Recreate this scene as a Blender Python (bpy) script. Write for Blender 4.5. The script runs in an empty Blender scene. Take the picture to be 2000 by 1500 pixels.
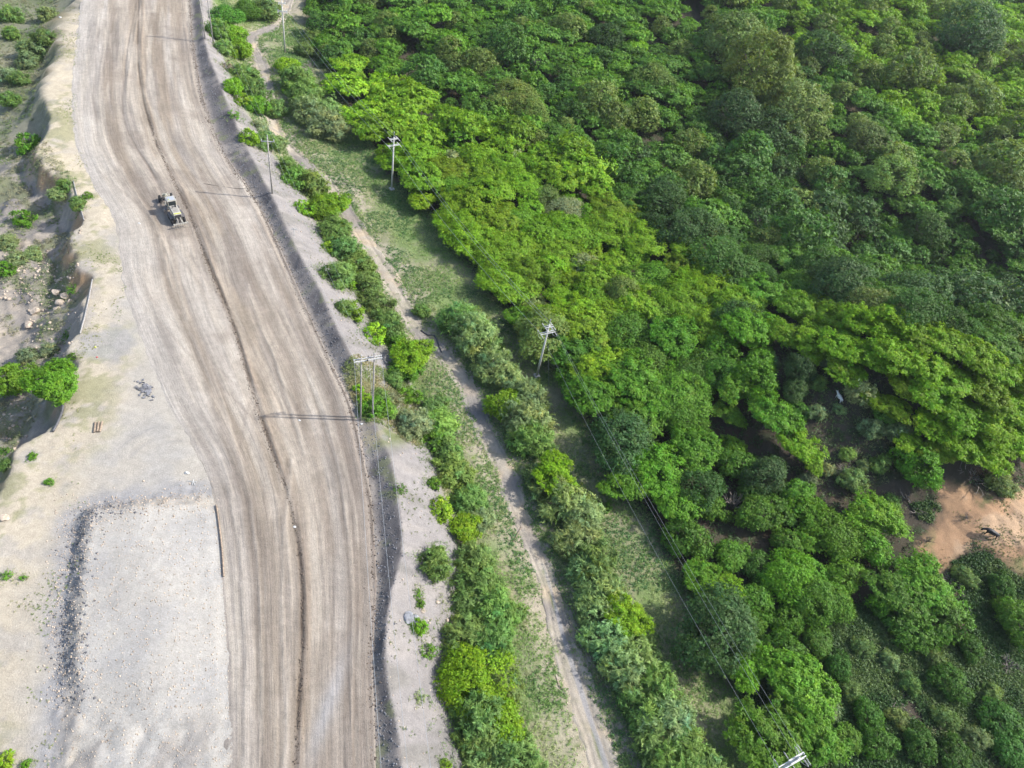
import bpy, bmesh, math, random
import numpy as np
from mathutils import Vector, Matrix
random.seed(7); RNG = np.random.default_rng(11)
SC = bpy.context.scene; COL = SC.collection

# ------------------------------------------------------------------ camera
FPX, CAMH = 1412.0, 75.0
_dx, _dy = -310.0, 1350.0
_r = math.hypot(_dx, _dy); PITCH = math.pi/2 - math.atan(_r/FPX)
_s, _c = -_dx/_r, _dy/_r
FWD = np.array([0, math.cos(PITCH), -math.sin(PITCH)])
U0 = np.array([0, math.sin(PITCH), math.cos(PITCH)]); R0 = np.array([1.0, 0, 0])
RGT = _s*U0 + _c*R0; UPV = _c*U0 - _s*R0
EYE = np.array([0, 0, CAMH])
cam = bpy.data.cameras.new('camera'); co = bpy.data.objects.new('camera', cam); COL.objects.link(co)
cam.sensor_width = 36.0; cam.lens = 36.0*FPX/2000.0; cam.clip_start = 0.5; cam.clip_end = 8000
co.matrix_world = Matrix(((RGT[0], UPV[0], -FWD[0], 0), (RGT[1], UPV[1], -FWD[1], 0),
                          (RGT[2], UPV[2], -FWD[2], CAMH), (0, 0, 0, 1)))
SC.camera = co
# ------------------------------------------------------------------ light
SUN_AZ, SUN_EL = math.radians(14), math.radians(43)      # azimuth from +X towards +Y
world = bpy.data.worlds.new('World'); SC.world = world; world.use_nodes = True
nt = world.node_tree; bg = nt.nodes['Background']
sky = nt.nodes.new('ShaderNodeTexSky'); sky.sky_type = 'NISHITA'; sky.sun_disc = False
sky.sun_elevation = SUN_EL; sky.sun_rotation = math.pi/2 - SUN_AZ
sky.dust_density = 2.0
nt.links.new(sky.outputs[0], bg.inputs[0]); bg.inputs[1].default_value = 0.15
sl = bpy.data.lights.new('sun', 'SUN'); sl.energy = 3.6; sl.angle = math.radians(1.0); sl.color = (1, 0.965, 0.90)
so = bpy.data.objects.new('sun', sl); COL.objects.link(so)
sd = Vector((math.cos(SUN_EL)*math.cos(SUN_AZ), math.cos(SUN_EL)*math.sin(SUN_AZ), math.sin(SUN_EL)))
so.rotation_euler = (-sd).to_track_quat('-Z', 'Y').to_euler(); so.location = (60, 20, 120)
SC.view_settings.view_transform = 'Standard'; SC.view_settings.look = 'None'
SC.view_settings.exposure = 1.05; SC.view_settings.gamma = 1
SC.cycles.max_bounces = 6; SC.cycles.diffuse_bounces = 3; SC.cycles.transmission_bounces = 3
SC.cycles.volume_bounces = 0

# ------------------------------------------------------------------ pixel <-> world
def ray(px, py): return FWD*FPX + RGT*(px-1000) + UPV*(750-py)
def unp(px, py, z=0.0):
    d = ray(px, py); t = (z-CAMH)/d[2]; return EYE + d*t
def proj(P):
    v = np.asarray(P, float) - EYE
    w = v @ FWD
    return 1000 + FPX*(v @ RGT)/w, 750 - FPX*(v @ UPV)/w, w
def wline(pts, z=0.0): return np.array([unp(x, y, z)[:2] for x, y in pts])

# ------------------------------------------------------------------ noise
_T = RNG.random((256, 256))
def vnoise(x, y):
    xi = np.floor(x).astype(int); yi = np.floor(y).astype(int)
    fx = x-xi; fy = y-yi; fx = fx*fx*(3-2*fx); fy = fy*fy*(3-2*fy)
    a = _T[xi & 255, yi & 255]; b = _T[(xi+1) & 255, yi & 255]
    c = _T[xi & 255, (yi+1) & 255]; d = _T[(xi+1) & 255, (yi+1) & 255]
    return (a*(1-fx)+b*fx)*(1-fy) + (c*(1-fx)+d*fx)*fy
def fbm(x, y, o=4, s=1.0):
    t = 0; a = 1.0; n = 0
    for k in range(o):
        t = t + a*vnoise(x/s+17.3*k, y/s+5.1*k); n += a; a *= 0.5; s *= 0.5
    return t/n*2-1
def sstep(a, b, x):
    t = np.clip((x-a)/(b-a), 0, 1); return t*t*(3-2*t)
def mixc(C, col, w):
    return C*(1-w[:, None]) + np.array(col)[None, :]*w[:, None]

def sdist(P, L):
    """signed distance to a polyline: positive on the right of its direction, and its arc length."""
    px = P[:, 0].astype(np.float32); py = P[:, 1].astype(np.float32)
    best = np.full(len(px), 1e18, np.float32); sg = np.ones(len(px), np.float32); arc = np.zeros(len(px), np.float32); acc = 0
    for i in range(len(L)-1):
        ax, ay = L[i]; dx, dy = L[i+1]-L[i]; l = math.hypot(dx, dy)
        if l < 1e-6: continue
        vx = px-ax; vy = py-ay; t = vx*(dx/(l*l)); t += vy*(dy/(l*l)); np.clip(t, 0, 1, out=t)
        ex = vx-t*dx; ey = vy-t*dy; ex *= ex; ey *= ey; ex += ey
        m = np.nonzero(ex < best)[0]
        if len(m):
            best[m] = ex[m]; sg[m] = np.sign(vx[m]*dy-vy[m]*dx); arc[m] = acc+t[m]*l
        acc += l
    return (np.sqrt(best)*sg).astype(float), arc.astype(float)
def inpoly(P, L):
    r = np.zeros(len(P), bool); n = len(L)
    for i in range(n):
        x1, y1 = L[i]; x2, y2 = L[(i+1) % n]
        if y1 == y2: continue
        c = ((y1 > P[:, 1]) != (y2 > P[:, 1])) & (P[:, 0] < (x2-x1)*(P[:, 1]-y1)/(y2-y1)+x1)
        r ^= c
    return r
def pdist(P, L):
    """signed distance to a polygon, positive inside"""
    d, _ = sdist(P, np.vstack([L, L[:1]])); d = np.abs(d)
    return np.where(inpoly(P, L), d, -d)
def dense(L, step=1.0):
    """smooth resample of a polyline (Catmull-Rom)"""
    L = np.asarray(L, float); Q = np.vstack([2*L[0]-L[1], L, 2*L[-1]-L[-2]]); out = []
    for i in range(1, len(Q)-2):
        p0, p1, p2, p3 = Q[i-1:i+3]; n = max(2, int(np.linalg.norm(p2-p1)/step))
        for k in range(n):
            t = k/n
            out.append(0.5*(2*p1+(p2-p0)*t+(2*p0-5*p1+4*p2-p3)*t*t+(3*p1-p0-3*p2+p3)*t**3))
    out.append(Q[-2]); return np.array(out)

# ------------------------------------------------------------------ main lines of the place (road runs far -> near)
PX_L = [(185, -260), (172, -120), (165, 0), (150, 100), (143, 200), (150, 280), (185, 360), (232, 430), (245, 560), (290, 680), (335, 790),
        (400, 900), (427, 980), (440, 1130), (452, 1300), (452, 1500), (440, 1800)]
PX_R = [(345, -260), (362, -120), (370, 0), (375, 80), (393, 190), (430, 290), (498, 390), (543, 480), (590, 590), (640, 700), (682, 790),
        (708, 900), (724, 1000), (731, 1150), (724, 1300), (730, 1500), (745, 1800)]
PX_CREST = [(372, -260), (388, -120), (392, 0), (402, 90), (430, 165), (460, 240), (492, 305), (537, 395), (577, 480), (622, 560), (662, 650), (700, 720),
            (728, 800), (745, 850), (765, 900), (780, 1000), (785, 1080), (764, 1150), (752, 1250), (755, 1320), (772, 1400), (785, 1500), (800, 1800)]
PX_EDGE = [(170, -260), (160, -120), (150, -10), (118, 30), (108, 90), (92, 150), (86, 200), (95, 235), (82, 272), (66, 300), (105, 345), (150, 385),
           (166, 430), (137, 465), (150, 520), (180, 545), (166, 600), (155, 650), (135, 685), (150, 715), (128, 760), (112, 828),
           (62, 855), (28, 885), (5, 950), (-60, 1100), (-110, 1300), (-180, 1600), (-240, 1900)]
PX_TOE = [(415, -260), (420, -100), (415, 20), (425, 100), (470, 215), (520, 300), (590, 385), (640, 480), (700, 600), (760, 690), (810, 760), (850, 850),
          (860, 960), (890, 1080), (905, 1200), (900, 1350), (960, 1500), (1000, 1800)]
PX_TRACK = [(600, -120), (575, -30), (552, 15), (530, 45), (496, 62), (492, 85), (507, 115), (520, 165), (528, 215), (540, 255), (565, 285), (600, 320), (650, 368),
            (690, 430), (740, 510), (785, 585), (822, 645), (870, 685), (905, 735), (930, 790), (955, 850), (988, 920), (1012, 990), (1042, 1060),
            (1072, 1140), (1098, 1240), (1128, 1340), (1165, 1450), (1190, 1530), (1260, 1750)]
PX_TRACK2 = [(1085, 1120), (1130, 1230), (1165, 1310), (1205, 1400), (1245, 1500), (1330, 1750)]
L_L = dense(wline(PX_L), 4); L_R = dense(wline(PX_R), 4); L_C = dense(wline(PX_CREST, 1.3), 4)
L_E = dense(wline(PX_EDGE), 4); L_T = dense(wline(PX_TOE, -4), 4)
L_K = dense(wline(PX_TRACK, -4.3), 1.5); L_K2 = dense(wline(PX_TRACK2, -4.3), 1.5)
PAD = wline([(178, 1003), (250, 992), (330, 982), (398, 977), (424, 995), (437, 1130), (450, 1250), (452, 1400), (445, 1560), (130, 1560), (150, 1375), (156, 1200)], 1.0)
PX_BARE = ([(1822, 940), (1870, 958), (1930, 965), (2060, 955), (2080, 1150), (2000, 1125), (1940, 1085), (1900, 1060), (1850, 1100), (1822, 1125), (1800, 1075), (1848, 1000)])
VAL = unp(1800, 500, -4)[:2]; KNOLL = unp(1790, 740, 2)[:2]; BARE_C = unp(1950, 1020, 0)[:2]
HF = unp(715, 812, -1)[:2]

def terrain(X, Y):
    P = np.stack([X, Y], 1)
    dR, _ = sdist(P, L_R); dL, _ = sdist(P, L_L); dC, aC = sdist(P, L_C); dE, _ = sdist(P, L_E)
    dT, _ = sdist(P, L_T); dK, _ = sdist(P, L_K)
    # polylines run far -> near, so their right hand side is west; flip those that should be + to the east
    dR = -dR; dC = -dC; dT = -dT; dK = -dK
    nlo = fbm(X, Y, 3, 28.0); nmid = fbm(X+31, Y, 4, 7.0); nhi = fbm(X, Y+77, 3, 1.6)
    # natural land on the east side
    nat = -4.4 + 0.9*nlo + 0.3*nmid + 0.10*nhi
    hk = np.exp(-(((X-KNOLL[0])*0.93+(Y-KNOLL[1])*0.25)/24)**2 - ((-(X-KNOLL[0])*0.25+(Y-KNOLL[1])*0.93)/15)**2)
    hb = np.exp(-((X-BARE_C[0]-6)/13)**2 - ((Y-BARE_C[1])/9)**2)
    nat = nat + 14.5*hk + 3.5*hb + hb*(1.2*fbm(X, Y, 3, 6.0)+.7*np.abs(fbm(X*.6+Y*.8, (Y*.6-X*.8)*.3, 4, 2.0)))
    far = sstep(120, 330, np.hypot(X-10, Y))
    nat = nat + far*(10+9*fbm(X+200, Y, 2, 90.0)) * sstep(-60, 40, X)
    und = sstep(2, 25, dT)*sstep(90, 160, np.hypot(X, Y))
    nat = nat + und*3.0*fbm(X, Y+300, 2, 38.0)
    nat = nat - 7*np.exp(-(((X-VAL[0])*.93-(Y-VAL[1])*.3)/45)**2-(((X-VAL[0])*.3+(Y-VAL[1])*.93)/17)**2)
    nat = nat - 0.35*np.exp(-(dK/2.2)**2)
    # berm and embankment
    hfd = np.hypot(X-HF[0], Y-HF[1])
    ch = 1.35*(0.8+0.35*fbm(X, Y, 2, 9.0))*(0.15+0.85*sstep(4.5, 9, hfd))
    ridge = np.clip(1-np.abs(dC)/1.7, 0, 1)
    wid = np.clip(dR-dC, 0.8, 20)
    tt = np.clip(dR/np.maximum(wid, .8), 0, 1)
    inner = ch*np.where(tt < .3, tt/.3*.12, .12+(tt-.3)/.7*.88)
    gul = 0.22*np.abs(fbm(aC*1.0, dC*0.15, 3, 1.8))*sstep(.5, 3, dC)
    outer = ch - dC*0.62 - gul
    east = np.where(dC > 0, np.maximum(outer, np.minimum(nat, outer+8)), inner)
    east = np.where(dC > 0, np.maximum(outer, nat), inner+.16*fbm(X*1.5, Y*1.5, 3, 1.1)*sstep(.2, .8, tt)*sstep(1, .8, tt))
    # plateau on the west side
    calm = 1-.8*sstep(-1, 1, pdist(P, PAD))
    plat = (0.10*nmid + 0.05*nhi)*calm + 0.25*sstep(3, 0, np.abs(dE-(-1.5)))*(0.5+nmid)
    plat = plat*sstep(0.0, 2.0, dL)
    dP = pdist(P, PAD)
    lowright = np.clip(sstep(0, 8, dL), 0, 1)
    ph = 0.35*sstep(.2, 1.6, dL)+1.25*lowright
    ph = ph*(1-0.85*sstep(24, 18, Y+1.5*nmid))
    pad = .78*ph*sstep(-2.2, 0.3, dP+0.35*nhi+.3*nmid)
    lump = sstep(23, 18, Y)*sstep(-3, 1, dP)*(0.45*np.abs(fbm(X, Y, 4, 3.0))+.2*nhi)
    vh = fbm(X*1.7, Y*1.7, 2, 1.0)
    rimz = sstep(-3.2, -1.2, dP)*sstep(.8, -.3, dP)
    plat = np.maximum(plat, pad + 0.02*nhi*(pad > .05)) + lump + .22*vh*rimz*sstep(0, 2, dL)
    # cliff and slopes to the west
    e = dE + 1.3*nmid + .5*nhi
    drop = np.where(e > 0, np.minimum(e*1.35, 3.0+0.28*e), 0)
    drop = np.minimum(drop, 5.5+.05*np.maximum(e, 0))
    rough = sstep(0, 3, e)*(1.5*nmid + 0.7*np.abs(fbm(X, Y, 4, 4.0)) + .12*nhi)
    west = plat - drop - rough + 0.0
    west = np.where(Y > 260, west*np.clip(1-(Y-260)/60, 0, 1), west)
    z = np.where(dR > 0, east, np.where(dL > 0, west, 0.0))
    inside = (dR <= 0) & (dL <= 0)
    depth = np.minimum(-dR, -dL)
    z = np.where(inside, -0.30*sstep(0.3, 1.6, depth), z)
    return z, dict(P=P, dR=dR, dL=dL, dC=dC, aC=aC, dE=e, dT=dT, dK=dK, dP=dP, nlo=nlo, nmid=nmid, nhi=nhi, hk=hk, hb=hb, inside=inside, hfd=hfd, ch=ch)

def axis(lo, hi, c0, c1, d0, d1, edge):
    """dense from c0 to c1 with steps growing d0->d1, coarse outside"""
    a = [c0]
    while a[-1] < c1: a.append(a[-1]+d0+(d1-d0)*(a[-1]-c0)/(c1-c0))
    s = d1
    while a[-1] < hi: s *= 1.22; a.append(a[-1]+min(s, 250))
    b = []; s = edge; x = c0
    while x > lo: s *= 1.22; x -= min(s, 250); b.append(x)
    return np.array(b[::-1]+a)
GX = axis(-2500, 3000, -96, 104, .27, .27, .27)
GY = axis(-1500, 5000, 10, 225, .20, .72, .3)
_gx, _gy = np.meshgrid(GX, GY)
GZ, ZN = terrain(_gx.ravel(), _gy.ravel())
GZg = GZ.reshape(len(GY), len(GX))
def hat(x, y):
    x = np.asarray(x, float); y = np.asarray(y, float)
    i = np.clip(np.searchsorted(GX, x)-1, 0, len(GX)-2); j = np.clip(np.searchsorted(GY, y)-1, 0, len(GY)-2)
    fx = np.clip((x-GX[i])/(GX[i+1]-GX[i]), 0, 1); fy = np.clip((y-GY[j])/(GY[j+1]-GY[j]), 0, 1)
    return (GZg[j, i]*(1-fx)+GZg[j, i+1]*fx)*(1-fy)+(GZg[j+1, i]*(1-fx)+GZg[j+1, i+1]*fx)*fy
def hit(px, py, dz=0.0):
    """where the line of sight of a photo pixel meets the land (raised by dz)"""
    d = ray(px, py); d = d/np.linalg.norm(d)
    t = np.arange(60, 900, 0.5)
    P = EYE + t[:, None]*d
    below = P[:, 2] < hat(P[:, 0], P[:, 1])+dz
    k = int(np.argmax(below)) if below.any() else len(t)-1
    p = P[k]; return Vector((p[0], p[1], float(hat(p[0], p[1]))))

# ------------------------------------------------------------------ objects helpers
def tag(o, label=None, cat=None, group=None, kind=None):
    if label: o['label'] = label
    if cat: o['category'] = cat
    if group: o['group'] = group
    if kind: o['kind'] = kind
    return o
def empty(name, loc=(0, 0, 0), rz=0.0):
    o = bpy.data.objects.new(name, None); COL.objects.link(o); o.location = loc; o.rotation_euler = (0, 0, rz)
    o.empty_display_size = 0.3; return o
def link(name, me, mat=None, parent=None):
    o = bpy.data.objects.new(name, me); COL.objects.link(o)
    if mat and not me.materials: me.materials.append(mat)
    if parent: o.parent = parent
    return o
def fastmesh(name, V, Fq, col=None, smooth=False, uv=None):
    """V (n,3), Fq (m,4) or (m,3)"""
    V = np.asarray(V, np.float32); Fq = np.asarray(Fq, np.int32); k = Fq.shape[1]
    me = bpy.data.meshes.new(name); me.vertices.add(len(V)); me.vertices.foreach_set('co', V.ravel())
    me.loops.add(Fq.size); me.loops.foreach_set('vertex_index', Fq.ravel())
    me.polygons.add(len(Fq)); me.polygons.foreach_set('loop_start', np.arange(0, Fq.size, k, dtype=np.int32))
    me.polygons.foreach_set('loop_total', np.full(len(Fq), k, np.int32))
    if smooth: me.polygons.foreach_set('use_smooth', np.ones(len(Fq), bool))
    me.update(calc_edges=True)
    if col is not None:
        at = me.color_attributes.new('tint', 'FLOAT_COLOR', 'POINT')
        c = np.ones((len(V), 4), np.float32); c[:, :3] = col; at.data.foreach_set('color', c.ravel())
    if uv is not None:
        l = me.uv_layers.new(name='UVMap'); l.data.foreach_set('uv', np.asarray(uv, np.float32)[Fq.ravel()].ravel())
    return me
class MB:
    def __init__(s): s.bm = bmesh.new()
    def box(s, c, d, rot=None, bev=0.0):
        m = Matrix.Translation(Vector(c))
        if rot is not None: m = m @ rot.to_4x4()
        m = m @ Matrix.Diagonal((d[0], d[1], d[2], 1))
        r = bmesh.ops.create_cube(s.bm, size=1.0, matrix=m)
        if bev:
            es = list({e for v in r['verts'] for e in v.link_edges})
            bmesh.ops.bevel(s.bm, geom=es, offset=bev, segments=2, affect='EDGES', clamp_overlap=True)
        return s
    def cone(s, a, b, ra, rb, n=8):
        a = Vector(a); b = Vector(b); d = b-a
        if d.length < 1e-5: return s
        m = Matrix.Translation((a+b)/2) @ d.to_track_quat('Z', 'Y').to_matrix().to_4x4()
        bmesh.ops.create_cone(s.bm, cap_ends=True, segments=n, radius1=ra, radius2=max(rb, 1e-4), depth=d.length, matrix=m); return s
    def tube(s, pts, r, n=6):
        pts = [Vector(p) for p in pts]; rings = []
        for i, p in enumerate(pts):
            d = (pts[min(i+1, len(pts)-1)]-pts[max(i-1, 0)]).normalized()
            q = d.to_track_quat('Z', 'Y'); rr = r[i] if hasattr(r, '__len__') else r
            rings.append([s.bm.verts.new(p+q @ Vector((math.cos(2*math.pi*k/n)*rr, math.sin(2*math.pi*k/n)*rr, 0))) for k in range(n)])
        for a, b in zip(rings, rings[1:]):
            for k in range(n): s.bm.faces.new((a[k], a[(k+1) % n], b[(k+1) % n], b[k]))
        s.bm.faces.new(rings[0][::-1]); s.bm.faces.new(rings[-1]); return s
    def prism(s, prof, y0, y1):
        a = [s.bm.verts.new((x, y0, z)) for x, z in prof]; b = [s.bm.verts.new((x, y1, z)) for x, z in prof]; n = len(prof)
        for k in range(n): s.bm.faces.new((a[k], a[(k+1) % n], b[(k+1) % n], b[k]))
        s.bm.faces.new(a[::-1]); s.bm.faces.new(b); return s
    def lathe(s, prof, axis_y=True, n=24, c=(0, 0, 0)):
        rings = []
        for r, h in prof:
            rings.append([s.bm.verts.new((c[0]+r*math.cos(2*math.pi*k/n), c[1]+h, c[2]+r*math.sin(2*math.pi*k/n))) for k in range(n)])
        for a, b in zip(rings, rings[1:]):
            for k in range(n): s.bm.faces.new((a[k], a[(k+1) % n], b[(k+1) % n], b[k]))
        return s
    def build(s, name, mat, parent=None, smooth=False):
        bmesh.ops.recalc_face_normals(s.bm, faces=s.bm.faces)
        me = bpy.data.meshes.new(name); s.bm.to_mesh(me); s.bm.free()
        if smooth:
            for p in me.polygons: p.use_smooth = True
        return link(name, me, mat, parent)
def kids(o): return [c for c in o.children]
def copy_tree(o, parent=None):
    c = o.copy(); COL.objects.link(c)
    if parent: c.parent = parent; c.matrix_parent_inverse = o.matrix_parent_inverse.copy()
    for ch in kids(o): copy_tree(ch, c)
    return c

# ------------------------------------------------------------------ materials
def new_mat(name):
    m = bpy.data.materials.new(name); m.use_nodes = True; return m, m.node_tree.nodes, m.node_tree.links, m.node_tree.nodes['Principled BSDF']
def plain(name, col, rough=0.7, metal=0.0, vary=0.15, scale=3.0, bump=0.0):
    m, N, L, B = new_mat(name)
    tc = N.new('ShaderNodeTexCoord'); nz = N.new('ShaderNodeTexNoise'); nz.inputs['Scale'].default_value = scale; nz.inputs['Detail'].default_value = 6
    L.new(tc.outputs['Object'], nz.inputs['Vector'])
    mr = N.new('ShaderNodeMapRange'); mr.inputs[1].default_value = .3; mr.inputs[2].default_value = .7; mr.inputs[3].default_value = 1-vary*1.6; mr.inputs[4].default_value = 1+vary
    L.new(nz.outputs[0], mr.inputs[0])
    mx = N.new('ShaderNodeVectorMath'); mx.operation = 'SCALE'; mx.inputs[0].default_value = tuple(.75*q for q in col); L.new(mr.outputs[0], mx.inputs['Scale'])
    L.new(mx.outputs[0], B.inputs['Base Color']); B.inputs['Roughness'].default_value = rough; B.inputs['Metallic'].default_value = metal
    if bump:
        b = N.new('ShaderNodeBump'); b.inputs['Strength'].default_value = bump; b.inputs['Distance'].default_value = .05
        L.new(nz.outputs[0], b.inputs['Height']); L.new(b.outputs[0], B.inputs['Normal'])
    return m
def ground_mat(name, streak=False):
    m, N, L, B = new_mat(name)
    at = N.new('ShaderNodeAttribute'); at.attribute_name = 'tint'
    geo = N.new('ShaderNodeNewGeometry')
    def noise(scale, detail, src=geo.outputs['Position'], rough=.6):
        n = N.new('ShaderNodeTexNoise'); n.inputs['Scale'].default_value = scale; n.inputs['Detail'].default_value = detail; n.inputs['Roughness'].default_value = rough
        L.new(src, n.inputs['Vector']); return n.outputs[0]
    def rng(src, a, b, lo=.3, hi=.7):
        r = N.new('ShaderNodeMapRange'); r.inputs[1].default_value = lo; r.inputs[2].default_value = hi; r.inputs[3].default_value = a; r.inputs[4].default_value = b
        L.new(src, r.inputs[0]); return r.outputs[0]
    def mul(a, b):
        x = N.new('ShaderNodeMath'); x.operation = 'MULTIPLY'; L.new(a, x.inputs[0]); L.new(b, x.inputs[1]); return x.outputs[0]
    n1 = noise(1.3, 8, rough=.75); n2 = noise(5.5, 6, rough=.85); n3 = noise(.18, 5)
    f = mul(mul(rng(n1, .84, 1.16), rng(n2, .80, 1.20)), rng(n3, .93, 1.07))
    hgt = n2
    if streak:
        uv = N.new('ShaderNodeUVMap'); uv.uv_map = 'UVMap'
        for sx, sy, a, b in ((1.6, .09, .90, 1.09), (6.0, .25, .95, 1.05), (.6, .05, .86, 1.12)):
            mp = N.new('ShaderNodeMapping'); mp.inputs['Scale'].default_value = (sx, sy, 1); L.new(uv.outputs[0], mp.inputs[0])
            s_ = noise(1.0, 4, mp.outputs[0], .65); f = mul(f, rng(s_, a, b)); 
            if sx == 1.6:
                ad = N.new('ShaderNodeMath'); ad.operation = 'ADD'; L.new(s_, ad.inputs[0]); L.new(n2, ad.inputs[1]); hgt = ad.outputs[0]
    # scattered stones
    vo = N.new('ShaderNodeTexVoronoi'); vo.inputs['Scale'].default_value = 2.6; L.new(geo.outputs['Position'], vo.inputs['Vector'])
    st = rng(vo.outputs['Distance'], 1.0, 0.0, .05, .12)
    gt = N.new('ShaderNodeSeparateColor'); L.new(vo.outputs['Color'], gt.inputs[0]); gsel = rng(gt.outputs[0], 0, 1, .8, .82)
    st = mul(st, gsel)
    sc = N.new('ShaderNodeVectorMath'); sc.operation = 'SCALE'; L.new(at.outputs['Color'], sc.inputs[0]); L.new(f, sc.inputs['Scale'])
    mx = N.new('ShaderNodeMix'); mx.data_type = 'RGBA'; L.new(st, mx.inputs['Factor']); L.new(sc.outputs[0], mx.inputs['A'])
    s2 = N.new('ShaderNodeVectorMath'); s2.operation = 'SCALE'; L.new(sc.outputs[0], s2.inputs[0]); s2.inputs['Scale'].default_value = 1.35
    L.new(s2.outputs[0], mx.inputs['B']); L.new(mx.outputs['Result'], B.inputs['Base Color'])
    B.inputs['Roughness'].default_value = .95; B.inputs['Specular IOR Level'].default_value = .15
    b = N.new('ShaderNodeBump'); b.inputs['Strength'].default_value = .8; b.inputs['Distance'].default_value = .14
    L.new(hgt, b.inputs['Height']); L.new(b.outputs[0], B.inputs['Normal'])
    return m
def leaf_mat():
    m, N, L, B = new_mat('foliage')
    at = N.new('ShaderNodeAttribute'); at.attribute_name = 'tint'; oi = N.new('ShaderNodeObjectInfo')
    mx = N.new('ShaderNodeMix'); mx.data_type = 'RGBA'; mx.blend_type = 'MULTIPLY'; mx.inputs['Factor'].default_value = 1
    L.new(at.outputs['Color'], mx.inputs['A']); L.new(oi.outputs['Color'], mx.inputs['B'])
    L.new(mx.outputs['Result'], B.inputs['Base Color']); B.inputs['Roughness'].default_value = .55; B.inputs['Specular IOR Level'].default_value = .25
    tr = N.new('ShaderNodeBsdfTranslucent'); hs = N.new('ShaderNodeMix'); hs.data_type = 'RGBA'; hs.blend_type = 'MULTIPLY'; hs.inputs['Factor'].default_value = 1
    L.new(mx.outputs['Result'], hs.inputs['A']); hs.inputs['B'].default_value = (1.3, 1.25, .5, 1); L.new(hs.outputs['Result'], tr.inputs[0])
    ms = N.new('ShaderNodeMixShader'); ms.inputs[0].default_value = .32; L.new(B.outputs[0], ms.inputs[1]); L.new(tr.outputs[0], ms.inputs[2])
    L.new(ms.outputs[0], N['Material Output'].inputs['Surface']); return m
M = dict(ground=ground_mat('ground_soil'), road=ground_mat('road_dirt', True), leaf=leaf_mat(),
         bark=plain('bark', (.12, .095, .075), .9, 0, .25, 4), dead=plain('dead_wood', (.25, .21, .18), .9, 0, .3, 3),
         concrete=plain('pole_concrete', (.62, .60, .56), .8, 0, .12, 2.5), galv=plain('galvanised', (.62, .64, .66), .45, .5, .1, 6),
         wood=plain('pole_wood', (.40, .37, .34), .9, 0, .25, 5), white=plain('white_arm', (.58, .58, .56), .6, 0, .1, 5),
         wire=plain('wire_metal', (.48, .50, .52), .45, .4, .05, 1), porcelain=plain('insulator_glaze', (.55, .55, .55), .3, 0, .1, 5),
         dark=plain('dark_rubber', (.035, .035, .038), .85, 0, .3, 6), pipe=plain('pipe_black', (.10, .10, .11), .6, 0, .25, 4),
         steelpipe=plain('pipe_grey', (.36, .34, .32), .7, .1, .25, 4), rock=plain('rock_tan', (.52, .43, .34), .95, 0, .3, 1.6, .6),
         rockd=plain('rock_dark', (.20, .20, .215), .95, 0, .4, 1.6, .6), clod=plain('soil_clod', (.17, .13, .10), .95, 0, .4, 2, .6), rockg=plain('rock_grey', (.30, .31, .33), .95, 0, .35, 1.6, .6), paint=plain('grader_paint', (.52, .48, .36), .5, 0, .18, 3),
         roof=plain('cab_roof_paint', (.46, .435, .38), .45, 0, .1, 3), glass=plain('cab_glass', (.03, .04, .045), .12, 0, .1, 1),
         steel=plain('worn_steel', (.22, .20, .19), .55, .5, .35, 5), rim=plain('rim_paint', (.42, .37, .25), .6, 0, .3, 5),
         hi=plain('band_yellow', (.70, .75, .05), .5, 0, .1, 5), red=plain('marker_red', (.7, .06, .06), .5, 0, .1, 5),
         timber=plain('weathered_timber', (.34, .26, .19), .9, 0, .3, 4), hide_w=plain('white_hide', (.72, .70, .66), .85, 0, .12, 4),
         hide_b=plain('black_hide', (.010, .010, .012), .6, 0, .2, 4))

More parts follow.
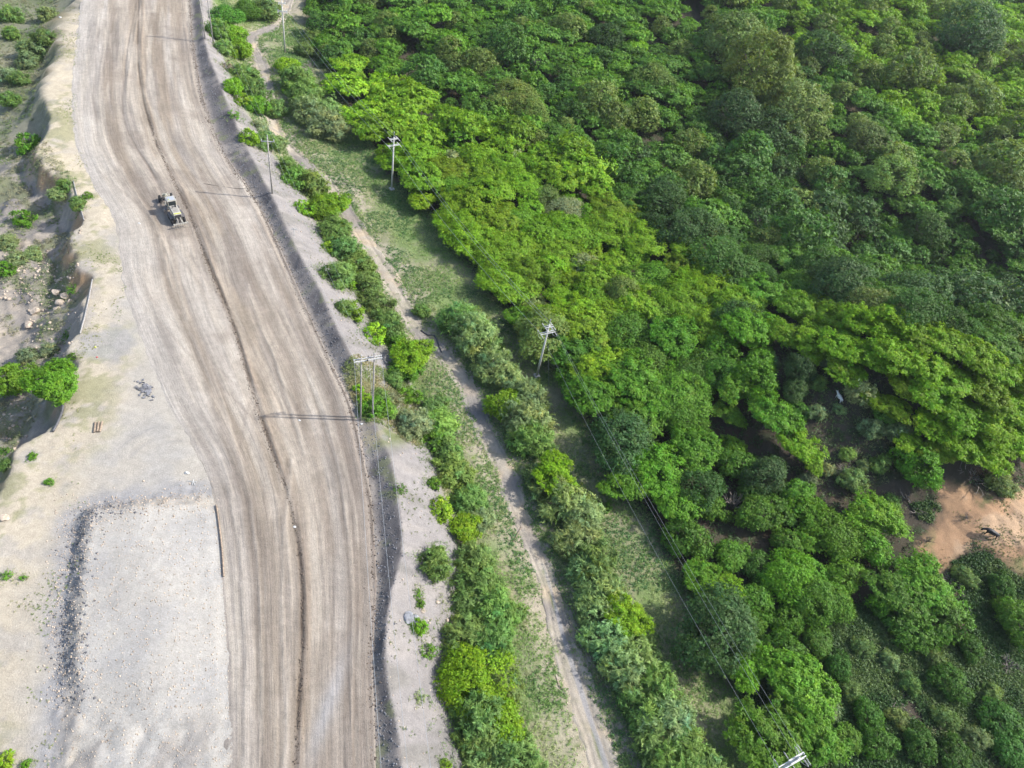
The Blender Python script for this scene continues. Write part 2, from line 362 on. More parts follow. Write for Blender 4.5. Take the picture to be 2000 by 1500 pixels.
# ------------------------------------------------------------------ ground colour
def paint_ground(X, Y, Z, z):
    P = z['P']; n1, n2, n3 = z['nlo'], z['nmid'], z['nhi']
    nf = fbm(X+9, Y+9, 3, .9); ng = fbm(X-50, Y+20, 4, 4.0); n5 = fbm(X+500, Y, 4, 11.0)
    # east: natural land, dry earth with patches of green and straw
    C = np.tile([.25, .255, .145], (len(X), 1))
    C = mixc(C, (.165, .235, .08), sstep(-.25, .25, ng+.3*nf)*.9)
    C = mixc(C, (.36, .32, .20), sstep(.05, .4, n5+.4*nf)*.7)
    nk = sstep(6.5, 1.5, np.abs(z['dK'])+3*n2)*(z['dT'] > 0)
    C = mixc(C, (.41, .36, .275), nk*sstep(-.5, 0, nf+.5*ng)*.95)
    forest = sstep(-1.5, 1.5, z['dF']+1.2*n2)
    C = mixc(C, (.075, .060, .046), forest*.95)  # brown leaf litter, painted darker for the shade between the trees
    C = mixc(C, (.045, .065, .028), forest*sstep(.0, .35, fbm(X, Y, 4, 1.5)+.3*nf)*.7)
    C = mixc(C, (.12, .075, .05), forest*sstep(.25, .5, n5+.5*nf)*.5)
    b = sstep(-1.2, .8, z['dB']+1.3*n2+.8*nf)
    C = mixc(C, (.42, .26, .15), b)
    C = mixc(C, (.25, .16, .10), b*sstep(.05, .35, fbm(X*.6+Y*.8, (Y*.6-X*.8)*.3, 4, 2.0))*.6)
    C = mixc(C, (.52, .37, .24), b*sstep(0, .4, ng+.4*n3)*.7); C = mixc(C, (.13, .15, .06), b*sstep(.2, .5, -ng+.3*nf)*.8)
    # embankment slope (pale lavender grey) and berm face, darkened in colour for its shade
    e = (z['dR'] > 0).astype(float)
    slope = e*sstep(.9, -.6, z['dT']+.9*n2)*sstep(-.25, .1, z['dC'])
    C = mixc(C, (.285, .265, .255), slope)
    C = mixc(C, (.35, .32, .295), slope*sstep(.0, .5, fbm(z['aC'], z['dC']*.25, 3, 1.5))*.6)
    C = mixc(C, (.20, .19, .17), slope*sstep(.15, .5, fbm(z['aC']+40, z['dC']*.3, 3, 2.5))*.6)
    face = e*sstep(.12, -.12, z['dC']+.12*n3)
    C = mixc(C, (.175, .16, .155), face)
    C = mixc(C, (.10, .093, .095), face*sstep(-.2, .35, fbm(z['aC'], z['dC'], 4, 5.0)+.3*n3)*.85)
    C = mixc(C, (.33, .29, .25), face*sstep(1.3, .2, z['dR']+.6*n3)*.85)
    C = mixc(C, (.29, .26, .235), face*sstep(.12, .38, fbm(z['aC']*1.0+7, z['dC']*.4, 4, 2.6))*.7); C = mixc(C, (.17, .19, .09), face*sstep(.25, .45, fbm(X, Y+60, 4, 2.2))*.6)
    hfz = sstep(8.5, 5, z['hfd'])*(z['dR'] > .6)
    C = mixc(C, (.27, .245, .16), hfz*.75*sstep(-.5, .2, n3)); C = mixc(C, (.12, .16, .05), hfz*sstep(0, .3, ng+.3*nf)*.7)
    # west: plateau
    w = (z['dL'] > 0) & (z['dR'] <= 0)
    W = np.tile([.435, .40, .345], (len(X), 1))
    W = mixc(W, (.39, .372, .345), sstep(-.1, .4, ng)*.7)
    tan = sstep(0, -5, -(-z['dE'])-0+0*ng+0) if False else sstep(7.5, 2.0, -z['dE']+2.2*ng-2.5*sstep(75, 45, Y))
    W = mixc(W, (.485, .425, .33), tan*.95)
    W = mixc(W, (.57, .49, .36), sstep(80, 100, Y)*sstep(9.5, 5, -z['dE'])*.7)
    for cx_, cy_, r0_ in ((335, 1080, 5.5), (300, 1200, 8.5), (380, 1130, 4.0), (240, 1120, 7.0), (250, 900, 6.0), (270, 900, 4.2)):
        c_ = unp(cx_, cy_); rr2 = np.hypot(X-c_[0]-r0_, Y-c_[1]+.3*n2)
        for o_ in (0, 1.9): W = mixc(W, (.27, .262, .255), np.exp(-((rr2-r0_-o_)/.26)**2)*sstep(-.2, .4, fbm(X+cx_, Y, 3, 3.0))*.5)
    W = mixc(W, (.36, .34, .32), tan*sstep(.1, .4, fbm(X+5, Y, 4, 2.2))*.5)
    scr = sstep(.12, .36, n2+.5*nf)*sstep(9, 2, -z['dE'])
    W = mixc(W, (.25, .25, .13), scr*.7)
    gp = sstep(4.6, 2.0, np.hypot(X-GP[0], Y-GP[1])+1.5*n3+2.6*ng+nf)
    W = mixc(W, (.31, .305, .30), gp*.7)
    pd = sstep(-.1, .5, z['dP']+.5*n3)
    W = mixc(W, (.43, .41, .375), pd*.9)
    W = mixc(W, (.37, .36, .345), pd*sstep(-.1, .5, ng+.2*nf)*.7)
    W = mixc(W, (.27, .25, .23), sstep(-3, 0, z['dP']+0*pd)*sstep(24, 18, Y)*sstep(.05, .35, fbm(X*1.6, Y*.5, 4, 2.5))*.7)
    rim = sstep(-1.9, -.9, z['dP']+.3*n3)*(1-sstep(-.3, .2, z['dP']+.3*n3))
    W = mixc(W, (.26, .255, .25), rim*.8*sstep(-.5, .2, n3+.4*nf)); W = mixc(W, (.38, .36, .34), rim*sstep(.1, .4, fbm(X, Y, 3, .7))*.6)
    W = mixc(W, (.30, .30, .31), sstep(-4.6, -2.0, z['dP']+1.2*n3)*(1-sstep(-1.9, -.9, z['dP']))*.75)
    # cliffs and slopes
    s = sstep(-.2, .6, z['dE'])
    W = mixc(W, (.345, .305, .26), s)
    W = mixc(W, (.46, .395, .32), s*sstep(.05, .4, nf+.5*n3)*.8); W = mixc(W, (.20, .19, .185), s*sstep(.1, .4, fbm(X-70, Y, 4, 3.0))*.6)
    W = mixc(W, (.47, .30, .16), s*sstep(2.6, .6, z['dE']+n3)*sstep(-.3, .3, n5)*.85)
    W = mixc(W, (.20, .225, .125), s*sstep(95, 120, Y+6*ng)*.6)
    W = mixc(W, (.15, .175, .085), s*sstep(.0, .35, ng+.5*n5+.25*nf)*.75)
    C = np.where(w[:, None], W, C)
    C = mixc(C, (.36, .33, .29), z['inside'].astype(float))
    return np.clip(C*.74*(1+.07*nf[:, None]), .01, .9)
GP = unp(205, 672)[:2]
PX_FOREST = [(590, -200), (598, 40), (640, 125), (690, 205), (740, 285), (800, 360), (870, 430), (925, 500), (975, 560), (1030, 630), (1095, 690),
             (1130, 760), (1185, 850), (1225, 950), (1290, 1010), (1320, 1090), (1385, 1200), (1450, 1300), (1480, 1400), (1520, 1520), (1600, 1750)]
L_F = dense(wline(PX_FOREST, -2), 2)
BARE = np.array([tuple(hit(x, y))[:2] for x, y in PX_BARE])
ZN['dF'] = -sdist(ZN['P'], L_F)[0]; ZN['dB'] = pdist(ZN['P'], BARE)
nx, ny = len(GX), len(GY)
ii = (np.arange(ny-1)[:, None]*nx+np.arange(nx-1)[None, :]).ravel()
gq = np.stack([ii, ii+1, ii+1+nx, ii+nx], 1)
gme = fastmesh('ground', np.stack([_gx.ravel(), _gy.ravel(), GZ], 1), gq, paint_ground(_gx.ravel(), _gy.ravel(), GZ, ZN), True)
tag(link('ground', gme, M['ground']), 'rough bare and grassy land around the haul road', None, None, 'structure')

# ------------------------------------------------------------------ haul road
def build_road():
    rnd = random.Random(3)
    ys = np.linspace(-260, 1800, 900)
    # denser rows where the picture is deeper
    Lx = np.interp(ys, [p[1] for p in PX_L], [p[0] for p in PX_L]); Rx = np.interp(ys, [p[1] for p in PX_R], [p[0] for p in PX_R])
    k = np.ones(25)/25
    sm = lambda a: np.convolve(np.pad(a, 12, 'edge'), k, 'valid')
    Lx, Rx = sm(Lx), sm(Rx)
    A = wline(list(zip(Lx, ys))); Bp = wline(list(zip(Rx, ys)))
    d = (Bp-A)/np.linalg.norm(Bp-A, axis=1)[:, None]
    A = A-d*.7; Bp = Bp+d*.7
    mid = (A+Bp)/2; v = np.concatenate([[0], np.cumsum(np.linalg.norm(np.diff(mid, axis=0), axis=1))])
    NS = 230; s = np.linspace(0, 1, NS)
    P = A[:, None, :]*(1-s)[None, :, None]+Bp[:, None, :]*s[None, :, None]
    W = np.linalg.norm(Bp-A, axis=1)
    U = (s[None, :]*22.0)*np.ones((len(ys), 1)); V = np.repeat(v[:, None], NS, 1)
    X = P[..., 0].ravel(); Y = P[..., 1].ravel(); u = U.ravel(); vv = V.ravel(); PP = np.stack([X, Y], 1)
    edge = np.minimum(s[None, :], 1-s[None, :])*W[:, None]; edge = edge.ravel()
    z = 0.03*fbm(u*3, vv*.15, 3, 1.5)+.02*fbm(X, Y, 3, 1.2)+.03
    left = (s[None, :]*W[:, None]).ravel()
    C = np.tile([.375, .335, .285], (len(X), 1))
    # broad bands along the driving direction, browner on the east side
    C = mixc(C, (.27, .225, .175), sstep(.38, .62, .5+.5*fbm(u, vv*.03, 3, 3.1)+.10*(s[None, :]-.5).repeat(len(ys), 0).ravel())*.75)
    C = mixc(C, (.47, .44, .40), sstep(.55, .8, .5+.5*fbm(u+90, vv*.04, 3, 1.9))*.7)
    C = mixc(C, (.25, .225, .205), sstep(.55, .8, .5+.5*fbm(u+190, vv*.07, 4, 1.3))*.55)
    C = mixc(C, (.41, .39, .36), sstep(7, 1, left+1.5*fbm(X, Y, 2, 6))*.8*sstep(40, 60, Y))
    C = mixc(C, (.395, .37, .34), sstep(2.6, .4, left+1.6*fbm(X, Y, 3, 3.5)))
    damp = sstep(95, 60, Y+6*fbm(u, vv*.1, 2, 6.0))
    C = mixc(C, (.225, .20, .18), damp*sstep(.4, .65, .5+.5*fbm(u+40, vv*.06, 3, 2.4))*.6)
    C = mixc(C, (.215, .195, .18), sstep(.5, .72, .5+.5*fbm(u*1.0+33, vv*.11, 4, 2.2))*.6*sstep(0, 5, left))
    C = mixc(C, (.46, .42, .36), sstep(.55, .75, .5+.5*fbm(u+133, vv*.08, 4, 1.1))*.55)
    def band(px, w, col, k, dz=0.0, rough=.5):
        nonlocal C, z
        px = [(x+rnd.uniform(-2, 2), y) for x, y in px]
        q = np.array(px, float); bx = np.interp(ys, q[:, 1], q[:, 0]); bw = wline(list(zip(sm(bx), ys)))
        off = ((bw-A)*d).sum(1); dd = left-np.repeat(off, NS); aa = vv
        dd = dd+rough*w*(.35*fbm(aa, aa*0+px[0][0], 2, 1.2)+1.1*fbm(aa, aa*0+px[0][0]+50, 2, 14.0))
        inr = np.repeat(((ys >= q[0, 1]-5) & (ys <= q[-1, 1]+5)).astype(float), NS)
        g = inr*np.exp(-(dd/w)**2)*(.45+.55*sstep(-.25, .15, fbm(aa, aa*0+px[0][0]+9, 3, 9.0))); C = mixc(C, col, g*k*(.75+.35*fbm(aa, dd*3, 3, 3.0)).clip(0, 1)); z = z+dz*g
        return dd
    W1 = [(262, -200), (266, 0), (255, 60), (243, 130), (238, 190), (240, 235), (262, 280), (290, 325), (322, 388)]
    W2 = [(272, -100), (268, 60), (270, 140), (285, 215), (308, 290), (335, 345), (362, 400), (385, 460), (408, 520), (438, 590), (463, 665), (483, 740), (505, 810), (530, 880),
          (556, 950), (574, 1010), (584, 1080), (589, 1160), (587, 1260), (580, 1370), (573, 1500), (560, 1800)]
    band(W1, .25, (.17, .14, .115), .9, -.10); band([(x+9, y) for x, y in W1], .3, (.40, .36, .31), .5, .09)
    band(W2, 1.3, (.22, .175, .13), .55); band(W2, .22, (.09, .07, .055), .95, -.10, .9); band([(x+9, y) for x, y in W2], .32, (.25, .20, .155), .7, .13, .9)
    band([(x-20, y) for x, y in W2], .5, (.42, .38, .33), .6, .05)
    band([(225, 20), (215, 120), (212, 220), (235, 300), (290, 400), (340, 480), (360, 560), (400, 680), (440, 800), (480, 930), (510, 1080), (520, 1250), (510, 1500)], 1.2, (.19, .16, .135), .75, -.05)
    band([(300, 30), (318, 150), (360, 270), (410, 360), (450, 450), (500, 560), (550, 680), (590, 800), (620, 900), (645, 1050), (650, 1200), (640, 1500)], 1.1, (.20, .165, .135), .75, -.05)
    band([(350, 30), (365, 150), (410, 280), (470, 385), (520, 490), (575, 610), (630, 730), (665, 850), (690, 960), (700, 1100), (695, 1250), (690, 1500)], 1.0, (.20, .165, .135), .7, -.04)
    band([(205, 20), (185, 130), (180, 230), (200, 300), (255, 390), (290, 480), (320, 600), (370, 720), (420, 850), (460, 980), (480, 1150), (480, 1500)], .9, (.48, .45, .41), .6)
    band([(330, 30), (345, 150), (390, 280), (445, 385), (490, 490), (540, 610), (590, 730), (625, 850), (650, 960), (665, 1100), (662, 1250), (655, 1500)], .45, (.47, .43, .38), .6)
    band([(300, 400), (345, 480), (385, 570), (420, 660), (455, 750), (490, 850), (525, 950), (545, 1050), (550, 1200), (540, 1500)], .5, (.46, .42, .37), .6)
    band([(380, 450), (420, 520), (470, 640), (520, 740), (560, 850), (600, 960), (620, 1080)], .7, (.45, .40, .34), .55)
    dk_ = (.15, .125, .105)
    for px_, w_ in (([(440, 950), (462, 1080), (470, 1250), (466, 1500)], .28), ([(395, 700), (440, 830), (478, 960), (495, 1100), (500, 1280), (492, 1500)], .22), ([(470, 560), (520, 680), (560, 800), (596, 920), (618, 1040), (628, 1180), (622, 1500)], .25),
                   ([(520, 560), (575, 680), (622, 800), (655, 930), (672, 1060), (678, 1200), (672, 1500)], .2), ([(300, 470), (345, 600), (395, 730), (440, 860), (470, 960)], .3), ([(225, 330), (285, 420), (330, 520), (360, 620)], .3),
                   ([(380, 60), (392, 160), (425, 270), (470, 370)], .25), ([(195, 60), (183, 180), (200, 290), (250, 380)], .25), ([(560, 900), (545, 1050), (540, 1200), (548, 1400), (545, 1500)], .22)):
        band(px_, w_*1.25, dk_, .55, -.035, 1.4); band([(x+10, y) for x, y in px_], w_, (.44, .40, .35), .5, .05, 1.2)
    for px_ in ([(250, 560), (330, 650), (440, 760), (560, 880), (640, 960)], [(560, 500), (540, 640), (480, 800), (450, 960)], [(180, 330), (260, 390), (350, 500), (450, 640), (560, 800)], [(470, 1500), (520, 1300), (600, 1150), (680, 1000)]):
        band(px_, .25, (.24, .205, .175), .45, -.02, 1.5); band([(x+22, y) for x, y in px_], .25, (.24, .205, .175), .4, -.02, 1.5)
    g2 = sstep(.1, .45, fbm(X+400, Y, 4, 7.0)); C = mixc(C, (.225, .19, .16), g2*.45*sstep(2, 8, left))
    band(PX_R, .14, (.10, .08, .07), .95, .0, 1.0); band([(x-10, y) for x, y in PX_R], .3, (.33, .28, .235), .7, .07)
    band([(x+4, y) for x, y in PX_R], .3, (.32, .28, .25), .5, .11)
    # pale dry wash at the near left edge, cobble patch
    g = np.exp(-((X-unp(640, 1380)[0])/.8)**2-((Y-unp(640, 1380)[1])/5)**2); C = mixc(C, (.33, .335, .35), g*.7)
    ff = fbm(X*1.0, Y, 4, .8); C = C*(1+.09*ff[:, None])
    z = z*sstep(0, 1.0, edge)+.012-.05*(1-sstep(.1, .5, edge+.5*fbm(X, Y, 3, 1.3)))
    tread = 0.012*np.sin(vv*14)*np.clip(fbm(u, vv*.03, 2, 1.5)*3, 0, 1); z = z+tread
    n, mm = len(ys), NS
    i = (np.arange(n-1)[:, None]*mm+np.arange(mm-1)[None, :]).ravel()
    me = fastmesh('haul_road', np.stack([X, Y, z], 1), np.stack([i, i+mm, i+mm+1, i+1], 1), np.clip(C*np.array([.80, .78, .755]), .02, .8), True, np.stack([u, vv], 1))
    o = tag(link('haul_road', me, M['road']), 'wide graded dirt haul road with long tyre tracks', None, None, 'structure')
    # face up
    if me.polygons[1000].normal.z < 0: me.flip_normals()
build_road()

def ribbon(name, px, wfun, lift, label, colfun):
    L = dense(wline(px, -4.3), .45); n = len(L)
    t = np.gradient(L, axis=0); t /= np.linalg.norm(t, axis=1)[:, None]; nn = np.stack([-t[:, 1], t[:, 0]], 1)
    arc = np.concatenate([[0], np.cumsum(np.linalg.norm(np.diff(L, axis=0), axis=1))])
    m = 26; s = np.linspace(-1, 1, m); w = wfun(arc, L)
    P = L[:, None, :]+nn[:, None, :]*(s[None, :, None]*w[:, None, None])
    X = P[..., 0].ravel(); Y = P[..., 1].ravel(); S = np.tile(s, n); A = np.repeat(arc, m); Wd = np.repeat(w, m)
    e = 1-np.abs(S)+.65*fbm(X, Y, 4, 2.0)
    z = hat(X, Y)+lift*sstep(.02, .25, e)-.09*(1-sstep(.0, .12, e))-.05*np.exp(-((np.abs(S)-.42)/.13)**2)*sstep(0, .2, e)
    me = fastmesh(name, np.stack([X, Y, z], 1), np.stack([(i := (np.arange(n-1)[:, None]*m+np.arange(m-1)[None, :]).ravel()), i+1, i+1+m, i+m], 1),
                  colfun(X, Y, S, A)*.74, True, np.stack([S*Wd, A], 1))
    if me.polygons[10].normal.z < 0: me.flip_normals()
    return tag(link(name, me, M['ground']), label, None, None, 'structure')
def track_col(X, Y, S, A):
    C = np.tile([.44, .39, .32], (len(X), 1)); n = fbm(X, Y, 4, 3.0)
    C = mixc(C, (.27, .24, .20), sstep(.16, .03, np.abs(np.abs(S)-.42))*.6); C = mixc(C, (.30, .28, .20), sstep(.05, .35, fbm(X+9, Y, 4, 1.3))*.6)
    C = mixc(C, (.47, .385, .28), sstep(0, .4, n)); C = mixc(C, (.27, .245, .225), sstep(.1, .4, fbm(X+60, Y, 3, 6.0))*.8)
    c0 = unp(925, 800, -4.3); g = np.exp(-((X-c0[0])/3)**2-((Y-c0[1])/4.5)**2); C = mixc(C, (.21, .20, .20), g*.9)
    c0 = unp(885, 655, -4.3); g = np.exp(-((X-c0[0])/2.5)**2-((Y-c0[1])/3)**2); C = mixc(C, (.27, .26, .265), g*.8)
    C = mixc(C, (.13, .16, .06), sstep(.25, .05, np.abs(S))*sstep(.0, .3, fbm(X, Y, 3, 2.0))*sstep(60, 45, Y)*.8)
    C = mixc(C, (.30, .30, .32), sstep(.22, .1, np.abs(S-.15))*sstep(52, 42, Y)*.7)
    return C
ribbon('dirt_track', PX_TRACK, lambda a, L: 1.6+.5*fbm(a, a*0, 2, 9.0)+.5*np.exp(-((L[:, 1]-80)/8)**2), .10, 'narrow pale dirt track winding below the embankment', track_col)
ribbon('side_track', PX_TRACK2, lambda a, L: .8+.1*fbm(a, a*0, 2, 9.0), .07, 'fainter rut running beside the lower end of the dirt track',
       lambda X, Y, S, A: mixc(np.tile([.30, .27, .22], (len(X), 1)), (.17, .18, .10), sstep(-.1, .3, fbm(X, Y, 3, 2.0))*.8))

# ------------------------------------------------------------------ foliage prototypes
def unit(v): return v/np.maximum(np.linalg.norm(v, axis=-1, keepdims=True), 1e-9)
def leaves(C, Nn, D, ln, wd, tint, rng):
    """diamond leaflets at C with normal Nn and long axis D"""
    n = len(C); D = unit(D-Nn*(D*Nn).sum(1, keepdims=True)); S = np.cross(Nn, D)
    a = (ln*rng.uniform(.6, 1.3, n))[:, None]; b = (wd*rng.uniform(.6, 1.3, n))[:, None]
    V = np.stack([C-D*a*.5, C+S*b*.5+D*a*.08, C+D*a*.5, C-S*b*.5+D*a*.08], 1).reshape(-1, 3)
    F = np.arange(4*n).reshape(n, 4); T = np.repeat(tint, 4, 0); return V, F, T
def crown(seed, R, Hh, z0, npad, per, ln, wd, style):
    rng = np.random.default_rng(seed); ph = rng.uniform(0, 6.28, 4)
    def outline(a): return R*(1+.16*np.sin(2*a+ph[0])+.11*np.sin(3*a+ph[1])+.08*np.sin(5*a+ph[2]))
    a = rng.uniform(0, 2*np.pi, npad); q = np.sqrt(rng.uniform(0, 1, npad))
    if style == 'flat':
        rr = q*outline(a)*.95; z = z0+Hh*(1-.55*(q**3))+Hh*.22*np.sin(rr*1.7+ph[3]+2*a)+rng.normal(0, .12*Hh, npad); low = rng.random(npad) < .18; z = np.where(low, z-.35*Hh, z)
        pr = rng.uniform(.07, .17, npad)*R; th = .35
    elif style == 'soft':
        rr = q*outline(a)*.85; z = z0+Hh*np.sqrt(np.maximum(1-q**2, 0))*rng.uniform(.5, 1.05, npad); pr = rng.uniform(.20, .36, npad)*R; th = .8
    elif style == 'dome':
        el = np.arcsin(rng.uniform(-.15, 1, npad)); rr = np.cos(el)*outline(a)*.9; z = z0+Hh*(.15+.85*np.sin(el)); pr = rng.uniform(.13, .27, npad)*R; th = .85
    else:   # sparse
        rr = q*outline(a); z = z0+Hh*rng.uniform(.1, 1, npad); pr = rng.uniform(.15, .3, npad)*R; th = .8
    cx = np.stack([rr*np.cos(a), rr*np.sin(a), z], 1)
    keep = np.ones(npad, bool)          # notches and gaps in the crown
    for _ in range(2 if style == 'soft' else 3):
        b_ = rng.uniform(0, 6.28); c_ = np.array([math.cos(b_), math.sin(b_)])*R*rng.uniform(.45, 1.0); keep &= np.hypot(cx[:, 0]-c_[0], cx[:, 1]-c_[1]) > R*rng.uniform(.12, .30)
    cx = cx[keep]; pr = pr[keep]; npad = len(cx)
    out = unit(cx-np.array([0, 0, z0-Hh*(2.6 if style == 'flat' else .3)]))
    gs = 6; ng_ = max(1, per//gs); k = np.repeat(np.arange(npad), ng_); n = len(k)
    v = unit(rng.normal(size=(n, 3))); rad = rng.uniform(0, 1, n)**(1/2.4) if style != 'soft' else np.abs(rng.normal(0, .5, n))
    v[:, 2] = np.where(rng.random(n) < .75, np.abs(v[:, 2]), v[:, 2])
    P = cx[k]+v*(rad*pr[k])[:, None]*np.array([1, 1, th])
    if style == 'flat': P[:, 2] -= .35*((P[:, :2]-cx[k][:, :2])**2).sum(1)/np.maximum(pr[k], .2)*.5
    Nn = unit(out[k]*.9+v*(.8 if style != 'flat' else .45)+rng.normal(0, .38 if style == 'flat' else .55, (n, 3)))
    D = unit(v*np.array([1, 1, .2])+out[k]*np.array([1, 1, 0])*.5+rng.normal(0, .45, (n, 3)))
    pt = rng.uniform(.76, 1.24, npad); yl = rng.normal(0, .07, npad); yl[rng.random(npad) < .03] = .22
    t = pt[k]*rng.uniform(.80, 1.2, n)
    rp = lambda q: np.repeat(q, gs, 0)
    k, v, t = rp(k), rp(v), rp(t); n = len(k); f = rng.uniform(-1, 1, (n, 1))
    D = rp(D); Nn = rp(Nn); side = np.cross(Nn, D)
    P = rp(P)+D*f*ln*.55+side*rng.normal(0, wd*.9, (n, 1))+Nn*rng.normal(0, .03, (n, 1))
    D = unit(D+side*np.sign(rng.normal(size=(n, 1)))*.55); Nn = unit(Nn+rng.normal(0, .16, (n, 3))); t = t*rng.uniform(.9, 1.1, n)
    T = np.stack([t*(1+yl[k]+rng.normal(0, .04, n)), t, t*(1-yl[k])], 1)
    V, F, T4 = leaves(P, Nn, D, ln, wd, T, rng)
    # sparser leaves deeper inside so the crown is not hollow
    m = n//6; a = rng.uniform(0, 6.28, m); q = np.sqrt(rng.uniform(0, 1, m)); zz = z0+Hh*rng.uniform(-.2, .42, m)*(1-.5*q)
    P2 = np.stack([q*outline(a)*.78*np.cos(a), q*outline(a)*.78*np.sin(a), zz], 1)
    V2, F2, T2 = leaves(P2, unit(rng.normal(0, .5, (m, 3))+np.array([0, 0, 1])), rng.normal(size=(m, 3)), ln*1.7, wd*2.0, np.full((m, 3), .85), rng)
    return np.vstack([V, V2]), np.vstack([F, F2+len(V)]), np.vstack([T4, T2])
def stem_mesh(seed, h, spread, r, nlimb=5, name='trunk'):
    rng = random.Random(seed); b = MB()
    lean = Vector((rng.uniform(-.12, .12), rng.uniform(-.12, .12), 1))
    top = lean*h*.55
    b.tube([(0, 0, -.3), lean*h*.2, lean*h*.4, top], [r*1.3, r, r*.85, r*.7], 7)
    for i in range(nlimb):
        a = i*2*math.pi/nlimb+rng.uniform(-.4, .4); s = lean*h*rng.uniform(.3, .54)
        e = s+Vector((math.cos(a)*spread, math.sin(a)*spread, h*rng.uniform(.25, .42))); m = (s+e)/2+Vector((0, 0, -.05*h))
        b.tube([s, m, e], [r*.55, r*.38, r*.16], 5)
        for k in range(2):
            c = a+rng.uniform(-.9, .9); e2 = m+Vector((math.cos(c)*spread*.6, math.sin(c)*spread*.6, h*rng.uniform(.15, .3)))
            b.tube([m, e2], [r*.25, r*.09], 4)
    bmesh.ops.recalc_face_normals(b.bm, faces=b.bm.faces)
    me = bpy.data.meshes.new(name); b.bm.to_mesh(me); b.bm.free(); me.materials.append(M['bark']); return me
def twig_mesh(seed, R, h, n, name='branches'):
    rng = random.Random(seed); b = MB()
    def grow(p, d, l, r, k):
        q = p+d*l*.5+Vector((rng.gauss(0, .06*l), rng.gauss(0, .06*l), rng.gauss(0, .04*l))); e = q+(d+Vector((rng.gauss(0, .25), rng.gauss(0, .25), rng.gauss(0, .1)))).normalized()*l*.5
        b.tube([p, q, e], [r, r*.8, r*.55], 3)
        if k:
            for _ in range(3):
                dd = (d+Vector((rng.gauss(0, .55), rng.gauss(0, .55), rng.gauss(0, .3)))).normalized(); grow(q if rng.random() < .4 else e, dd, l*.62, r*.5, k-1)
    for i in range(n):
        a = rng.uniform(0, 6.28); t = rng.uniform(.2, 1.0); d = Vector((math.cos(a)*t*R, math.sin(a)*t*R, h)).normalized()
        grow(Vector((0, 0, -.1)), d, math.hypot(R*t, h)*.5, .05, 2)
    bmesh.ops.recalc_face_normals(b.bm, faces=b.bm.faces)
    me = bpy.data.meshes.new(name); b.bm.to_mesh(me); b.bm.free(); me.materials.append(M['dead']); return me
SPEC = dict(
    A=dict(R=3.9, H=1.35, z0=2.8, n=330, per=72, ln=.26, wd=.085, style='flat', nv=8, hc=3.9),
    B=dict(R=2.0, H=1.7, z0=.3, n=60, per=180, ln=.28, wd=.045, style='soft', nv=6, hc=1.6),
    C=dict(R=4.0, H=4.2, z0=2.0, n=250, per=90, ln=.22, wd=.11, style='dome', nv=5, hc=4.6),
    D=dict(R=1.5, H=1.4, z0=.15, n=60, per=66, ln=.19, wd=.085, style='dome', nv=5, hc=1.3),
    G=dict(R=2.7, H=2.3, z0=.8, n=170, per=84, ln=.23, wd=.09, style='dome', nv=6, hc=2.4),
    S=dict(R=1.3, H=1.0, z0=.1, n=22, per=34, ln=.30, wd=.07, style='sparse', nv=3, hc=.7))
SPEC['H'] = dict(R=4.6, H=3.2, z0=1.4, n=380, per=96, ln=.23, wd=.09, style='dome', nv=4, hc=2.4)
SPEC['J'] = dict(R=6.2, H=1.9, z0=3.0, n=720, per=78, ln=.26, wd=.085, style='flat', nv=4, hc=3.9)
BIGV = dict(G='H', A='J')
PROTO = {}
for k_, s_ in SPEC.items():
    PROTO[k_] = []
    for v_ in range(s_['nv']):
        V, F, T = crown(100*ord(k_)+v_, s_['R'], s_['H'], s_['z0'], s_['n'], s_['per'], s_['ln'], s_['wd'], s_['style'])
        me = fastmesh('crown', V, F, T); me.materials.append(M['leaf'])
        st = stem_mesh(v_+ord(k_), s_['z0']+s_['H']*.7, s_['R']*.6, .04*s_['R']+.02, 6 if k_ in 'ACHJ' else 5, 'trunk')
        PROTO[k_].append((me, st))
TWIG = [twig_mesh(i, 1.0, .9, 11) for i in range(3)]; TWIGF = [twig_mesh(9+i, 1.6, .35, 16) for i in range(2)]

# base colours of the leaves (real albedo)
PAL = dict(bright=(.178, .325, .014), lime=(.225, .40, .018), mid=(.094, .212, .022), deep=(.064, .155, .022), olive=(.150, .220, .045), grey=(.185, .290, .100),
           sage=(.165, .240, .115), dusk=(.060, .125, .032), pale=(.29, .36, .15), fresh=(.116, .258, .018), dry=(.21, .20, .12))
TONE = dict(bright='bright yellow-green', lime='lime green', mid='mid green', deep='deep green', olive='dull olive', grey='soft grey-green', sage='pale sage',
            dusk='dark blue-green', pale='pale cream-tipped', fresh='fresh green', dry='dry straw-coloured')
NOUN = dict(A='feathery spreading tree', B='fine-leaved shrub', C='round-crowned tree', D='compact round bush', G='leafy tree', S='sparse low bush')
PLANTS = []      # dicts: obj, cx, cy (photo), species, tone, size
KINDNAME = dict(A='spreading_tree', B='shrub', C='round_crowned_tree', D='bush', G='leafy_tree', S='sparse_bush')
